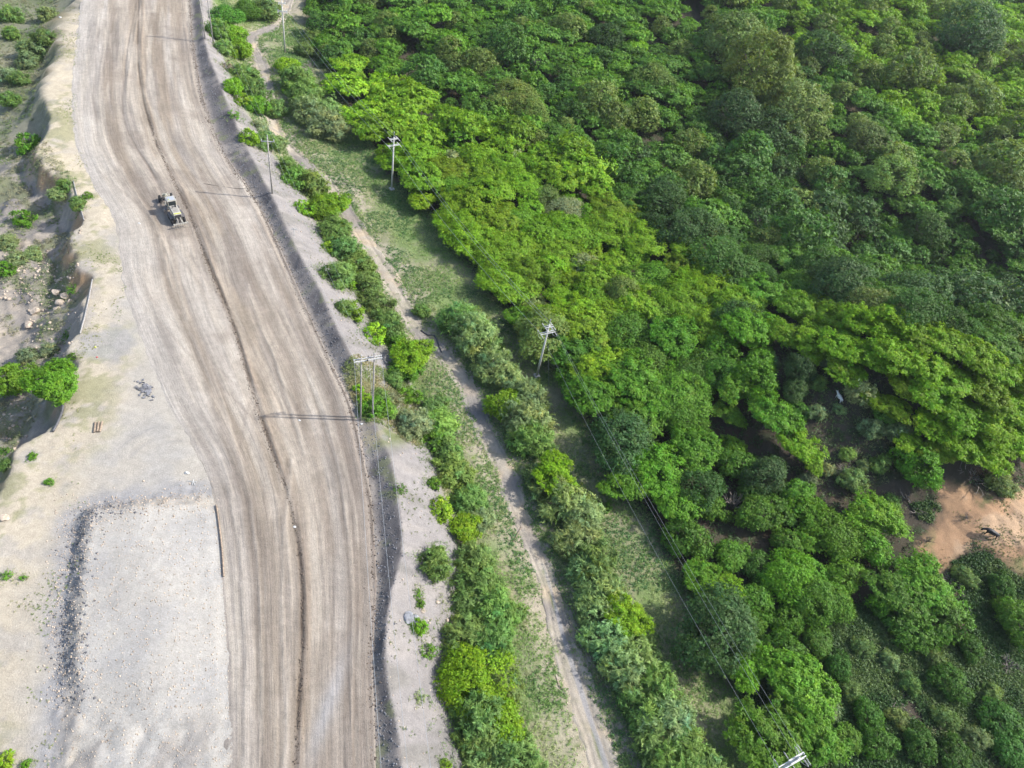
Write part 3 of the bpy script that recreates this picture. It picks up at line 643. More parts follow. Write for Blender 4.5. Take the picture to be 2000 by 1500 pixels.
def plant(sp, px, py, rad, tone, label=None, world=None, group=None):
    """a plant whose crown centre shows at photo pixel px,py with a radius of rad photo pixels (or at a world position with radius in m)"""
    s = SPEC[sp]
    if world is None:
        sc = 1.0
        for _ in range(3):
            p = hit(px, py, s['hc']*sc); w = proj((p.x, p.y, p.z+s['hc']*sc))[2]
            sc = rad/FPX*w/s['R']
            sc = min(max(sc, .25), 3.0)
    else: p = world; sc = rad/s['R']
    ps, ks = sp, sc
    if sp in BIGV and sc > 1.3: ps = BIGV[sp]; ks = sc*s['R']/SPEC[ps]['R']
    i = int(RNG.integers(len(PROTO[ps]))); me, st = PROTO[ps][i]
    rz = float(RNG.uniform(0, 6.28)); root = empty(KINDNAME[sp], p, rz)
    zs = sc*float(RNG.uniform(.85, 1.15)); zs = zs if sp not in 'A' else min(zs, .8+.35*zs)
    kz = zs*ks/sc
    if ps == 'J': kz = max(kz, .8)*min(1.0, 1.15)
    root.scale = (ks*float(RNG.uniform(.92, 1.1)), ks*float(RNG.uniform(.92, 1.1)), kz)
    c = link('crown' if sp in 'ACG' else 'foliage', me, None, root)
    t = link('trunk' if sp in 'ACG' else 'stems', st, None, root)
    j = RNG.normal(0, .10, 3); b = PAL[tone]; l = 1+RNG.normal(0, .10)
    if sp == 'B': b = tuple(q*.62+w*.38 for q, w in zip(b, (.25, .32, .13)))
    c.color = (max(b[0]*(1+.5*j[0])*l, .01), max(b[1]*(1+.5*j[1])*l, .02), max(b[2]*(1+j[2])*l, .008), 1)
    x, y, w = proj((p.x, p.y, p.z+s['hc']*zs))
    PLANTS.append(dict(o=root, x=x, y=y, sp=sp, tone=tone, r=sc*s['R'], label=label, p=p, group=group, kind='tree' if sp in 'ACG' else 'shrub'))
    return root

# ---- shrubs and trees one can point at (photo pixels, radius, species, tone)
ROW = [  # between the embankment and the track, far to near
 (440, 18, 30, 'G', 'mid'), (482, 12, 26, 'G', 'mid'), (520, 8, 24, 'B', 'mid'), (424, 52, 20, 'B', 'fresh'), (452, 58, 26, 'G', 'bright'), (468, 92, 24, 'G', 'bright'), (436, 85, 16, 'B', 'fresh'),
 (446, 128, 16, 'S', 'dry'), (474, 132, 25, 'B', 'fresh'), (455, 165, 21, 'G', 'bright'), (492, 165, 25, 'B', 'fresh'), (500, 200, 22, 'G', 'fresh'), (474, 190, 18, 'D', 'bright'), (458, 222, 14, 'S', 'fresh'),
 (486, 262, 19, 'D', 'bright'), (516, 266, 22, 'B', 'fresh'), (540, 274, 18, 'B', 'grey'), (505, 238, 14, 'B', 'pale'), (560, 318, 18, 'B', 'mid'), (578, 338, 26, 'B', 'fresh'), (608, 352, 28, 'B', 'fresh'),
 (648, 392, 38, 'A', 'bright'), (594, 400, 19, 'D', 'bright'), (622, 405, 26, 'G', 'bright'), (652, 440, 32, 'B', 'mid'), (640, 478, 13, 'D', 'lime'), (672, 478, 28, 'B', 'mid'), (678, 505, 16, 'D', 'bright'), (660, 528, 28, 'B', 'fresh'),
 (702, 502, 26, 'B', 'mid'), (680, 540, 22, 'D', 'bright'), (712, 545, 30, 'B', 'mid'), (735, 585, 30, 'B', 'mid'), (690, 600, 24, 'D', 'bright'), (672, 596, 15, 'B', 'mid'), (732, 645, 24, 'D', 'lime'), (758, 628, 32, 'B', 'mid'),
 (772, 662, 26, 'G', 'fresh'), (805, 690, 42, 'A', 'bright'), (790, 712, 32, 'G', 'mid'), (770, 735, 16, 'B', 'mid'), (800, 765, 22, 'D', 'fresh'), (745, 790, 22, 'D', 'fresh'), (728, 790, 22, 'D', 'fresh'), (742, 770, 18, 'B', 'mid'), (715, 800, 12, 'D', 'fresh'), (756, 800, 16, 'B', 'fresh'), (700, 760, 10, 'D', 'bright'), (710, 775, 13, 'D', 'bright'),
 (762, 775, 18, 'B', 'dry'), (808, 820, 30, 'B', 'dry'), (850, 790, 26, 'B', 'mid'), (862, 820, 32, 'B', 'bright'), (850, 860, 26, 'D', 'fresh'), (876, 872, 32, 'B', 'fresh'), (886, 912, 34, 'B', 'fresh'), (848, 944, 14, 'D', 'fresh'),
 (862, 990, 25, 'D', 'lime'), (912, 1028, 34, 'A', 'bright'), (922, 968, 32, 'B', 'mid'), (938, 1010, 26, 'B', 'grey'), (850, 1094, 30, 'B', 'mid'), (818, 1160, 11, 'S', 'fresh'), (930, 1085, 36, 'B', 'mid'), (932, 1135, 42, 'B', 'mid'), (968, 1180, 42, 'B', 'fresh'),
 (918, 1165, 34, 'B', 'mid'), (1000, 1190, 26, 'B', 'mid'), (910, 1235, 44, 'B', 'mid'), (965, 1250, 44, 'B', 'mid'), (930, 1315, 70, 'G', 'bright'), (905, 1290, 30, 'G', 'bright'), (985, 1330, 36, 'B', 'mid'), (935, 1400, 50, 'B', 'mid'),
 (985, 1415, 46, 'G', 'bright'), (945, 1450, 42, 'B', 'mid'), (1008, 1475, 48, 'B', 'mid'), (960, 1510, 50, 'B', 'mid'), (870, 1496, 13, 'D', 'lime'), (818, 1222, 17, 'D', 'lime'), (838, 1270, 19, 'S', 'fresh'), (820, 1366, 14, 'S', 'pale'), (783, 957, 14, 'S', 'mid'),
 (820, 1180, 9, 'D', 'fresh'), (800, 1215, 8, 'S', 'fresh')]
ROW2 = [  # east of the track
 (560, 120, 22, 'G', 'bright'), (580, 145, 28, 'B', 'fresh'), (596, 175, 30, 'B', 'fresh'), (572, 165, 20, 'D', 'bright'), (602, 205, 32, 'B', 'grey'), (636, 228, 36, 'B', 'grey'), (640, 205, 24, 'B', 'grey'), (540, 205, 20, 'B', 'mid'), (614, 65, 20, 'B', 'mid'), (595, 90, 18, 'B', 'mid'),
 (824, 602, 15, 'B', 'mid'), (905, 615, 38, 'B', 'mid'), (930, 640, 45, 'B', 'grey'), (950, 665, 30, 'B', 'mid'), (965, 705, 36, 'B', 'grey'), (990, 730, 32, 'B', 'grey'), (985, 785, 32, 'G', 'bright'), (1025, 760, 36, 'B', 'grey'), (1030, 810, 42, 'B', 'grey'), (1045, 850, 38, 'B', 'mid'),
 (1085, 925, 46, 'A', 'bright'), (1048, 925, 26, 'B', 'mid'), (1100, 968, 42, 'B', 'grey'), (1140, 1000, 38, 'B', 'grey'), (1185, 990, 12, 'D', 'mid'), (1135, 1045, 42, 'B', 'grey'), (1165, 1085, 42, 'B', 'mid'), (1150, 1100, 34, 'B', 'grey'), (1180, 1140, 44, 'B', 'grey'),
 (1225, 1200, 46, 'A', 'bright'), (1175, 1185, 40, 'B', 'grey'), (1200, 1250, 44, 'B', 'grey'), (1250, 1270, 48, 'B', 'mid'), (1235, 1310, 46, 'B', 'grey'), (1290, 1340, 44, 'B', 'mid'), (1265, 1375, 46, 'B', 'mid'), (1310, 1400, 46, 'B', 'grey'), (1290, 1440, 46, 'B', 'mid'), (1350, 1460, 46, 'B', 'mid'), (1320, 1500, 50, 'B', 'fresh'),
 (1390, 1510, 46, 'B', 'mid'), (1420, 1290, 24, 'B', 'grey')]
WESTP = [(52, 272, 25, 'D', 'fresh'), (42, 420, 23, 'D', 'fresh'), (100, 742, 54, 'A', 'fresh'), (22, 735, 38, 'G', 'fresh'), (60, 85, 32, 'B', 'sage'), (85, 68, 24, 'B', 'mid'), (50, 110, 26, 'B', 'sage'), (18, 20, 26, 'B', 'mid'), (20, 60, 18, 'B', 'fresh'), (36, 148, 20, 'B', 'mid'),
         (18, 190, 22, 'B', 'fresh'), (12, 140, 22, 'B', 'sage'), (125, 360, 18, 'B', 'fresh'), (150, 395, 20, 'B', 'mid'), (112, 375, 22, 'B', 'grey'), (14, 470, 22, 'B', 'sage'), (30, 500, 26, 'B', 'sage'), (60, 490, 22, 'B', 'grey'), (5, 520, 20, 'D', 'fresh'), (90, 20, 22, 'B', 'sage'),
         (50, 690, 26, 'B', 'sage'), (95, 680, 20, 'B', 'sage'), (130, 655, 15, 'S', 'mid'), (142, 565, 13, 'S', 'mid'), (62, 890, 9, 'D', 'fresh'), (95, 940, 9, 'D', 'fresh'), (10, 905, 16, 'B', 'mid'), (8, 880, 14, 'S', 'mid'), (50, 1495, 10, 'D', 'fresh'), (8, 1490, 18, 'D', 'lime'),
         (10, 1125, 12, 'S', 'fresh'), (45, 1130, 8, 'S', 'fresh'), (140, 695, 9, 'D', 'mid'), (170, 380, 9, 'D', 'fresh')]
EASTT = [  # single trees along and inside the nearer wood
 (1185, 712, 60, 'A', 'bright'), (1130, 600, 52, 'A', 'bright'), (1038, 582, 30, 'G', 'pale'), (1060, 600, 22, 'G', 'pale'), (1225, 640, 52, 'G', 'mid'), (1270, 700, 50, 'G', 'mid'), (1320, 650, 55, 'A', 'fresh'), (1400, 620, 60, 'A', 'bright'), (1470, 640, 55, 'A', 'fresh'), (1350, 720, 45, 'G', 'mid'), (1420, 720, 45, 'G', 'mid'),
 (1275, 775, 50, 'A', 'fresh'), (1330, 810, 48, 'G', 'mid'), (1205, 818, 30, 'C', 'dusk'), (1165, 790, 22, 'B', 'sage'), (1360, 870, 56, 'A', 'fresh'), (1290, 905, 58, 'A', 'fresh'), (1325, 985, 50, 'A', 'fresh'), (1345, 1045, 50, 'G', 'fresh'), (1395, 985, 32, 'G', 'fresh'), (1265, 870, 30, 'B', 'grey'), (1222, 900, 14, 'B', 'dry'),
 (1480, 1000, 42, 'G', 'fresh'), (1520, 990, 36, 'G', 'fresh'), (1430, 1080, 36, 'G', 'fresh'), (1370, 1120, 38, 'A', 'fresh'), (1415, 1160, 52, 'A', 'bright'), (1430, 1250, 32, 'G', 'lime'), (1480, 1170, 42, 'G', 'mid'), (1535, 1275, 52, 'G', 'mid'), (1470, 1225, 30, 'G', 'mid'), (1545, 1355, 48, 'B', 'sage'), (1590, 1430, 70, 'A', 'fresh'), (1520, 1410, 40, 'A', 'fresh'),
 (1510, 805, 50, 'A', 'fresh'), (1560, 865, 44, 'A', 'bright'), (1585, 905, 26, 'A', 'bright'), (1562, 720, 30, 'C', 'dusk'), (1555, 760, 26, 'C', 'dusk'), (1640, 1030, 62, 'G', 'fresh'), (1700, 1060, 42, 'G', 'fresh'), (1590, 1110, 34, 'G', 'fresh'), (1655, 1120, 42, 'G', 'fresh'), (1770, 1150, 62, 'A', 'fresh'), (1845, 1205, 56, 'G', 'fresh'), (1790, 1230, 46, 'G', 'mid'), (1740, 1185, 38, 'G', 'mid'),
 (1685, 762, 34, 'B', 'pale'), (1640, 800, 14, 'B', 'sage'), (1705, 830, 28, 'B', 'sage'), (1760, 840, 28, 'B', 'sage'), (1798, 905, 46, 'G', 'fresh'), (1620, 915, 18, 'B', 'pale'), (1668, 935, 30, 'B', 'grey'), (1995, 1210, 48, 'G', 'fresh'), (1860, 1330, 36, 'G', 'deep'), (1960, 1400, 42, 'G', 'deep'), (1720, 1450, 34, 'G', 'deep'), (1640, 1300, 28, 'G', 'deep'), (1870, 1470, 38, 'G', 'deep'),
 (1620, 700, 24, 'B', 'sage'), (1745, 975, 22, 'B', 'mid'), (1960, 940, 30, 'B', 'olive'), (1440, 900, 36, 'G', 'mid'), (1470, 960, 30, 'G', 'mid'), (1850, 1400, 30, 'B', 'deep'), (1780, 1330, 26, 'B', 'deep'), (1500, 560, 52, 'A', 'fresh'),
 (1620, 1380, 30, 'B', 'sage'), (1665, 1345, 26, 'B', 'deep'), (1700, 1395, 34, 'G', 'deep'), (1760, 1400, 26, 'B', 'olive'), (1800, 1450, 36, 'G', 'deep'), (1910, 1440, 30, 'B', 'deep'), (1600, 1250, 30, 'G', 'mid'), (1690, 1260, 28, 'B', 'deep'), (1740, 1290, 24, 'B', 'sage'), (1900, 1260, 28, 'G', 'deep'), (1940, 1350, 26, 'B', 'mid'), (1660, 1440, 30, 'G', 'mid'), (1580, 1320, 26, 'B', 'mid'), (1830, 1290, 26, 'B', 'deep'), (1975, 1460, 34, 'G', 'deep'), (1890, 1120, 26, 'B', 'deep'), (1960, 1140, 30, 'G', 'deep'), (1540, 1210, 34, 'G', 'mid'), (1610, 1190, 28, 'B', 'olive'), (1480, 1100, 34, 'G', 'deep'), (1540, 1060, 34, 'G', 'mid'), (1560, 960, 34, 'G', 'mid'), (1598, 800, 22, 'B', 'sage'), (1580, 935, 20, 'B', 'sage'), (1655, 885, 18, 'B', 'mid'), (1505, 700, 26, 'B', 'sage'), (1720, 905, 24, 'B', 'mid'), (1600, 745, 20, 'B', 'mid'), (1690, 905, 16, 'B', 'sage'), (1560, 800, 22, 'G', 'mid'), (1735, 800, 26, 'G', 'mid')]
KNOLLT = [(1700, 770, 26), (1745, 800, 34), (1770, 860, 30), (1640, 705, 34), (1590, 690, 28), (1560, 600, 42), (1600, 585, 44), (1650, 612, 46), (1700, 625, 46), (1750, 630, 48), (1800, 640, 48), (1850, 660, 48), (1900, 690, 50), (1950, 710, 50), (1995, 730, 50), (1545, 650, 40), (1600, 650, 44), (1650, 665, 46), (1700, 690, 42), (1745, 690, 46), (1800, 705, 50), (1860, 730, 50),
          (1920, 760, 52), (1980, 790, 52), (1820, 760, 48), (1870, 800, 52), (1930, 830, 52), (1990, 850, 50), (1830, 820, 44), (1880, 865, 48), (1940, 880, 46), (2030, 780, 50), (2030, 860, 50), (1660, 720, 36), (1780, 745, 40), (2040, 700, 50), (1840, 870, 40)]
SPECIALT = [(1010, 175, 44, 'C', 'olive', 'tall olive-topped dome tree standing alone above the brighter canopy'), (1040, 215, 34, 'C', 'olive', 'lower olive dome against the front of the tall olive tree'),
 (1240, 50, 26, 'G', 'lime', 'tall lime green tree beside the pale clearing near the top'), (1245, 85, 24, 'G', 'lime', 'lime green tree touching the pale clearing near the top'),
 (1900, 45, 62, 'C', 'dusk', 'huge dark domed tree near the top right corner of the wood'), (1615, 80, 50, 'C', 'deep', 'dark green dome tree between two olive crowns at the top'),
 (1440, 60, 60, 'C', 'olive', 'broad olive tree on the rise right of the lime tree'), (1490, 120, 74, 'C', 'olive', 'largest dull olive crown on the rise, with two dark crowns below it'),
 (1560, 190, 60, 'C', 'olive', 'olive crown on the right shoulder of the rise'), (1440, 210, 56, 'C', 'dusk', 'shaded dark crown at the left foot of the olive rise'), (1520, 240, 56, 'C', 'dusk', 'shaded dark crown at the right foot of the olive rise'),
 (1275, 140, 40, 'C', 'olive', 'olive dome just below the pale clearing'), (1300, 165, 32, 'C', 'olive', 'smaller olive dome leaning on the one below the pale clearing'), (1190, 60, 34, 'C', 'dusk', 'blue-green dome left of the lime green tree'),
 (1640, 520, 46, 'C', 'dusk', 'very dark round tree just behind the knoll'), (1590, 530, 36, 'C', 'dusk', 'dark round tree left of the very dark one behind the knoll'), (1745, 330, 50, 'C', 'olive', 'wide olive dome in the middle of the right-hand wood'),
 (1810, 440, 40, 'C', 'deep', 'dark pointed dome in the valley above the knoll'), (1885, 350, 30, 'C', 'mid', 'small vine-clad dome with a bright right edge'), (1700, 260, 40, 'C', 'olive', 'olive crown right of the big olive rise')]
TRACKS = 'row of shrubs between the embankment and the track'
for x, y, r, sp, tn in ROW: plant(sp, x, y, r*(1.34 if sp == 'B' else 1.04), tn, group=TRACKS)
for x, y, r, sp, tn in ROW2: plant(sp, x, y, r*(1.3 if sp == 'B' else 1.04), tn, group='shrubs along the east side of the track')
for x, y, r, sp, tn in WESTP: plant(sp, x, y, r, tn, group='bushes on the western slopes')
for x, y, r, sp, tn in EASTT: plant(sp, x, y, r*(1.04 if y < 950 else .95), 'mid' if tn == 'fresh' and y > 950 and (x+y) % 3 else tn, group='trees of the nearer wood')
for x, y, r in KNOLLT: plant('A', x, y, r*1.08, 'bright' if RNG.random() < .9 else 'fresh', group='feathery trees covering the knoll')
for x, y, r, sp, tn, lb in SPECIALT: plant(sp, x, y, r, tn, lb, group='trees of the far wood')

# ---- the wood: fill by rejection so that crowns stand one canopy apart
Z_BRIGHT = np.array([(640, 110), (760, 150), (930, 240), (1010, 260), (1150, 300), (1200, 400), (1330, 470), (1420, 540), (1530, 600), (1500, 700), (1330, 760), (1150, 690), (1000, 590), (900, 490), (780, 340), (700, 220)], float)
Z_NEW = np.array([(1350, -180), (2350, -180), (2350, 330), (2100, 340), (1850, 290), (1680, 190), (1560, 90)], float)
Z_DARK = np.array([(1180, 270), (1450, 260), (1700, 360), (2100, 380), (2100, 700), (1950, 680), (1700, 585), (1540, 575), (1400, 520), (1230, 420)], float)
Z_CLEAR = [np.array(q, float) for q in (
    [(1530, 680), (1600, 700), (1635, 740), (1640, 830), (1720, 860), (1740, 940), (1650, 940), (1610, 850), (1520, 740)], [(1820, 930), (2100, 890), (2100, 1160), (1900, 1100), (1800, 1060)],
    [(1240, 78), (1275, 70), (1272, 100), (1235, 98)])]
F_PX = np.array([(596, -180), (600, 40), (650, 125), (700, 205), (750, 290), (810, 365), (880, 440), (935, 510), (985, 570), (1040, 640), (1120, 690), (1230, 600), (1500, 620), (1540, 575), (1700, 590), (1850, 640), (2000, 720), (2350, 760), (2350, -180)], float)
W_PX = np.array([(1120, 680), (1230, 600), (1520, 640), (1500, 740), (1600, 850), (1640, 960), (1780, 990), (1740, 1010), (1790, 1120), (1900, 1180), (1860, 1240), (1700, 1170), (1600, 1180), (1560, 1240), (1640, 1400), (1640, 1540), (1530, 1540), (1480, 1400), (1450, 1300), (1385, 1200), (1320, 1090), (1290, 1010), (1225, 950), (1185, 850), (1130, 760)], float)
def inp(x, y, poly): return bool(inpoly(np.array([[x, y]], float), poly)[0])
cells = {}
def near(p, d):
    i, j = int(p[0]//8), int(p[1]//8)
    for a in range(i-2, i+3):
        for b in range(j-2, j+3):
            for q in cells.get((a, b), ()):
                if (q[0]-p[0])**2+(q[1]-p[1])**2 < (d*(1 if q[2] is None else .5)+(0 if q[2] is None else q[2]*.55))**2: return True
    return False
def put(p, r): cells.setdefault((int(p[0]//8), int(p[1]//8)), []).append((p[0], p[1], r))
for q in PLANTS:
    if q['kind'] == 'tree': put(q['p'], q['r'])
cand = []
rr_ = np.random.default_rng(5)
CX = np.stack([rr_.uniform(590, 2330, 16000), rr_.uniform(-150, 1520, 16000)], 1)
IN = dict(f=inpoly(CX, F_PX), w=inpoly(CX, W_PX), b=inpoly(CX, Z_BRIGHT), n=inpoly(CX, Z_NEW), d=inpoly(CX, Z_DARK), c=np.any([inpoly(CX, z) for z in Z_CLEAR], 0))
for q_ in range(len(CX)):
    x, y = CX[q_]
    if not (IN['f'][q_] or IN['w'][q_]) or IN['c'][q_]: continue
    u = rr_.random()
    if not IN['f'][q_] and (x > 1240 and y > 760) and (int(x*7+y*3) % 10) < 9: continue
    if not IN['f'][q_]: sp, tn = ('A', 'fresh') if u < .4 else ('G', 'fresh') if u < .65 else ('G', 'mid') if u < .9 else ('C', 'dusk')
    elif IN['b'][q_]: sp, tn = ('A', 'bright') if u < .74 else ('G', 'bright') if u < .88 else ('G', 'fresh') if u < .96 else ('G', 'pale')
    elif IN['n'][q_]: sp, tn = ('G', 'bright') if u < .45 else ('A', 'bright') if u < .65 else ('G', 'fresh') if u < .85 else ('C', 'olive')
    elif IN['d'][q_]: sp, tn = ('A', 'mid') if u < .3 else ('G', 'mid') if u < .5 else ('C', 'deep') if u < .72 else ('G', 'deep') if u < .88 else ('C', 'dusk')
    else: sp, tn = ('A', 'mid') if u < .34 else ('G', 'mid') if u < .5 else ('A', 'fresh') if u < .72 else ('G', 'fresh') if u < .85 else ('G', 'deep') if u < .92 else ('C', 'olive')
    if rr_.random() < .05 and IN['f'][q_]: sp, tn = 'C', ('olive' if rr_.random() < .6 else 'deep')
    rad = SPEC[sp]['R']*rr_.uniform(.55, 1.3)*(1.0 if sp != 'G' else 1.15)*(1.25 if sp == 'C' and rr_.random() < .3 else 1)
    if IN['b'][q_] and sp == 'A': rad *= 1.22
    p = hit(x, y, SPEC[sp]['hc'])
    dist = (Vector(p)-Vector(EYE)).length
    if dist > 560 or near(p, rr_.uniform(2.7, 4.1)*(1+max(0, dist-180)/400)): continue
    put(p, rad); cand.append((dist, x, y, sp, tn, rad*(1+max(0, dist-200)/500), p))
cand.sort(key=lambda c: c[0]+(0 if (0 <= c[1] <= 2000 and c[2] > -10) else 1000))
n_used = sum(1 for q in PLANTS if q['kind'] == 'tree'); room = 298-n_used
print('PLANTS', len(PLANTS), 'trees', n_used, 'candidates', len(cand))
for c in cand[:room]: plant(c[3], 0, 0, c[5], c[4], world=c[6], group='trees of the far wood')
# the rest of the wood as one mass, with coarser leaves
def merge(items, name, mat, label):
    Vs, Fs, Ts = [], [], []; o = 0
    for V, F, T in items: Vs.append(V); Fs.append(F+o); Ts.append(T); o += len(V)
    me = fastmesh(name, np.vstack(Vs), np.vstack(Fs), np.clip(np.vstack(Ts), .002, 1))
    return tag(link(name, me, mat), label, None, None, 'stuff')
LOW = {}
for k_ in 'ACG':
    s_ = SPEC[k_]; LOW[k_] = [crown(900+ord(k_)+v, s_['R'], s_['H'], s_['z0'], s_['n']*2//3, s_['per']//3, s_['ln']*1.9, s_['wd']*1.9, s_['style']) for v in range(3)]
its = []
for c in cand[room:]:
    V, F, T = LOW[c[3]][int(rr_.integers(3))]; a = rr_.uniform(0, 6.28); k = c[5]/SPEC[c[3]]['R']; ca, sa = math.cos(a)*k, math.sin(a)*k
    W = np.stack([V[:, 0]*ca-V[:, 1]*sa+c[6].x, V[:, 0]*sa+V[:, 1]*ca+c[6].y, V[:, 2]*k*rr_.uniform(.85, 1.15)+c[6].z], 1)
    its.append((W, F, T*np.array(PAL[c[4]])*(1+rr_.normal(0, .12))))
if its: merge(its, 'distant_woodland', M['leaf'], 'distant unbroken green woodland rising behind the nearer trees')

# ---- undergrowth and grass (nobody could count it)
def tufts(name, label, pxpoly, n, colf, h, ln, wd, per, up, dens=None, z=-4.0, seed=1, flat=0.0):
    rng = np.random.default_rng(seed); pts = []
    lo = pxpoly.min(0); hi = pxpoly.max(0)
    # sample on the land, evenly in world space inside the unprojected polygon
    Wp = wline(pxpoly, z); lo = Wp.min(0); hi = Wp.max(0)
    Q = rng.uniform(lo, hi, (n*6, 2)); Q = Q[inpoly(Q, Wp)][:n]
    if dens is not None: Q = Q[rng.random(len(Q)) < dens(Q)]
    m = len(Q); k = np.repeat(np.arange(m), per)
    sz = rng.uniform(.6, 1.4, m)
    a = rng.uniform(0, 6.28, len(k)); sp = rng.uniform(0, 1, len(k))
    D = np.stack([np.cos(a)*(1-up), np.sin(a)*(1-up), np.full(len(k), up)+rng.normal(0, .15, len(k))], 1)
    base = np.stack([Q[k, 0], Q[k, 1], hat(Q[k, 0], Q[k, 1])], 1)
    P = base+np.stack([np.cos(a)*sp*h*.9, np.sin(a)*sp*h*.9, rng.uniform(.1, 1, len(k))*h*(1-.6*sp)], 1)*sz[k][:, None]
    Nn = unit(np.array([0, 0, .8])+rng.normal(0, .6, (len(k), 3)))
    c = colf(Q, rng); T = c[k]*rng.uniform(.75, 1.25, len(k))[:, None]
    V, F, T = leaves(P, Nn, unit(D), ln, wd, T, rng)
    me = fastmesh(name, V, F, np.clip(T, .004, 1)); print(name, m, len(F))
    return tag(link(name, me, M['leaf']), label, None, None, 'stuff')
def pal2(a, b, s=3.0, off=0.0):
    A, B = np.array(a), np.array(b)
    def f(Q, rng):
        w = sstep(-.25, .3, fbm(Q[:, 0]+off, Q[:, 1], 3, s)+rng.normal(0, .12, len(Q)))[:, None]; return A*(1-w)+B*w
    return f
def dlines(Q):
    return -sdist(Q, L_K)[0], -sdist(Q, L_F)[0], -sdist(Q, L_T)[0]
COR = np.array(list(PX_TOE[1:])+[(1650, 1800)]+PX_FOREST[::-1][:-1], float)
def dens_cor(Q):
    dk, df, dt = dlines(Q); dk2 = np.abs(sdist(Q, L_K2)[0])
    n = fbm(Q[:, 0], Q[:, 1], 4, 3.5)-.12
    return sstep(.7, 1.7, np.abs(dk)+1.2*n)*(.35+.65*sstep(.7, 1.2, dk2))*sstep(-.45, .15, n+.15)*sstep(-.6, .6, dt)
tufts('dry_grass', 'straw and green grass tufts in the corridor under the pole line', COR, 52000, pal2((.32, .38, .17), (.19, .31, .085), 5.0), .26, .34, .05, 8, .5, dens_cor, seed=3)
def dens_cover(Q):
    dk, df, dt = dlines(Q); n = fbm(Q[:, 0]+55, Q[:, 1]+9, 4, 7.0)
    return sstep(.9, 1.9, np.abs(dk)+1.2*n)*sstep(-.12, .12, n+.16*sstep(9, 3, np.abs(dk-4)))*sstep(-.2, 1.5, dt)
tufts('ground_cover', 'low green weeds creeping beside the dirt track', COR, 40000, pal2((.095, .195, .07), (.15, .25, .08), 4.0), .30, .24, .10, 11, .3, dens_cover, seed=4)
WOOD = np.array([(600, 60), (700, 210), (870, 430), (1030, 630), (1130, 770), (1225, 950), (1320, 1090), (1450, 1300), (1520, 1550), (2150, 1560), (2150, 600), (2150, 250), (1500, 100), (1000, 60)], float)
def dens_wood(Q):
    n = fbm(Q[:, 0]+5, Q[:, 1]+90, 4, 8.0); return sstep(-.5, -.05, n)*sstep(-.3, 1, -pdist(Q, BARE)+fbm(Q[:, 0], Q[:, 1], 3, 3.0))
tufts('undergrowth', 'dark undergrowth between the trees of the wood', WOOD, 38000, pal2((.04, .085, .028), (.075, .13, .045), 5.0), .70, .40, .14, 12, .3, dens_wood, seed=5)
VINE = np.array([(1400, 1200), (1480, 1180), (1600, 1180), (1700, 1180), (1900, 1250), (1870, 1130), (1760, 1000), (1830, 1000), (1830, 1110), (1960, 1080), (2150, 1180), (2200, 1700), (1560, 1700)], float)
tufts('vines', 'dark green creeping leaves carpeting the lower right slope', VINE, 46000, pal2((.042, .095, .026), (.10, .16, .05), 2.5), .38, .22, .18, 12, .2,
      lambda Q: sstep(-.7, -.25, fbm(Q[:, 0], Q[:, 1], 4, 3.0))*sstep(.5, 1.2, -pdist(Q, BARE)+1.8*fbm(Q[:, 0]+3, Q[:, 1], 3, 3.0)), seed=6)
WSL = np.array([(-300, -200), (150, -200), (118, 30), (92, 150), (84, 230), (66, 290), (150, 385), (166, 430), (137, 465), (180, 545), (155, 650), (125, 770), (60, 860), (5, 950), (-100, 1100), (-500, 1100)], float)
tufts('scrub', 'grey-green scrub clinging to the western slopes', WSL, 24000, pal2((.24, .23, .15), (.15, .21, .085), 5.0), .40, .34, .07, 14, .5,
      lambda Q: sstep(-.2, .12, fbm(Q[:, 0]-50, Q[:, 1]+20, 4, 4.0)+.5*fbm(Q[:, 0]+500, Q[:, 1], 4, 11.0)+.35*sstep(95, 120, Q[:, 1])), z=-6, seed=7)
VRG = np.array([(60, 300), (84, 230), (92, 150), (150, -60), (170, -60), (150, 200), (190, 380), (250, 560), (230, 640), (150, 720), (170, 1000), (130, 1500), (-60, 1500), (-60, 1100), (30, 880), (150, 700), (180, 560), (150, 480), (166, 430)], float)
tufts('weeds', 'small weeds dotted over the sandy western verge', VRG, 13000, pal2((.24, .25, .11), (.16, .22, .07), 5.0), .12, .20, .05, 7, .4,
      lambda Q: sstep(.02, .3, fbm(Q[:, 0]+12, Q[:, 1]+20, 4, 5.0))*sstep(16, 5, np.abs(sdist(Q, L_E)[0])), z=0, seed=8)
SLP = np.array(list(PX_CREST[1:])+PX_TOE[::-1][:-1], float)
tufts('slope_weeds', 'thin weeds scattered on the pale embankment slope', SLP, 12000, pal2((.20, .21, .12), (.15, .20, .08), 5.0), .17, .28, .05, 8, .5,
      lambda Q: sstep(.05, .4, fbm(Q[:, 0]+72, Q[:, 1]+20, 4, 4.0)), z=-1.5, seed=9)

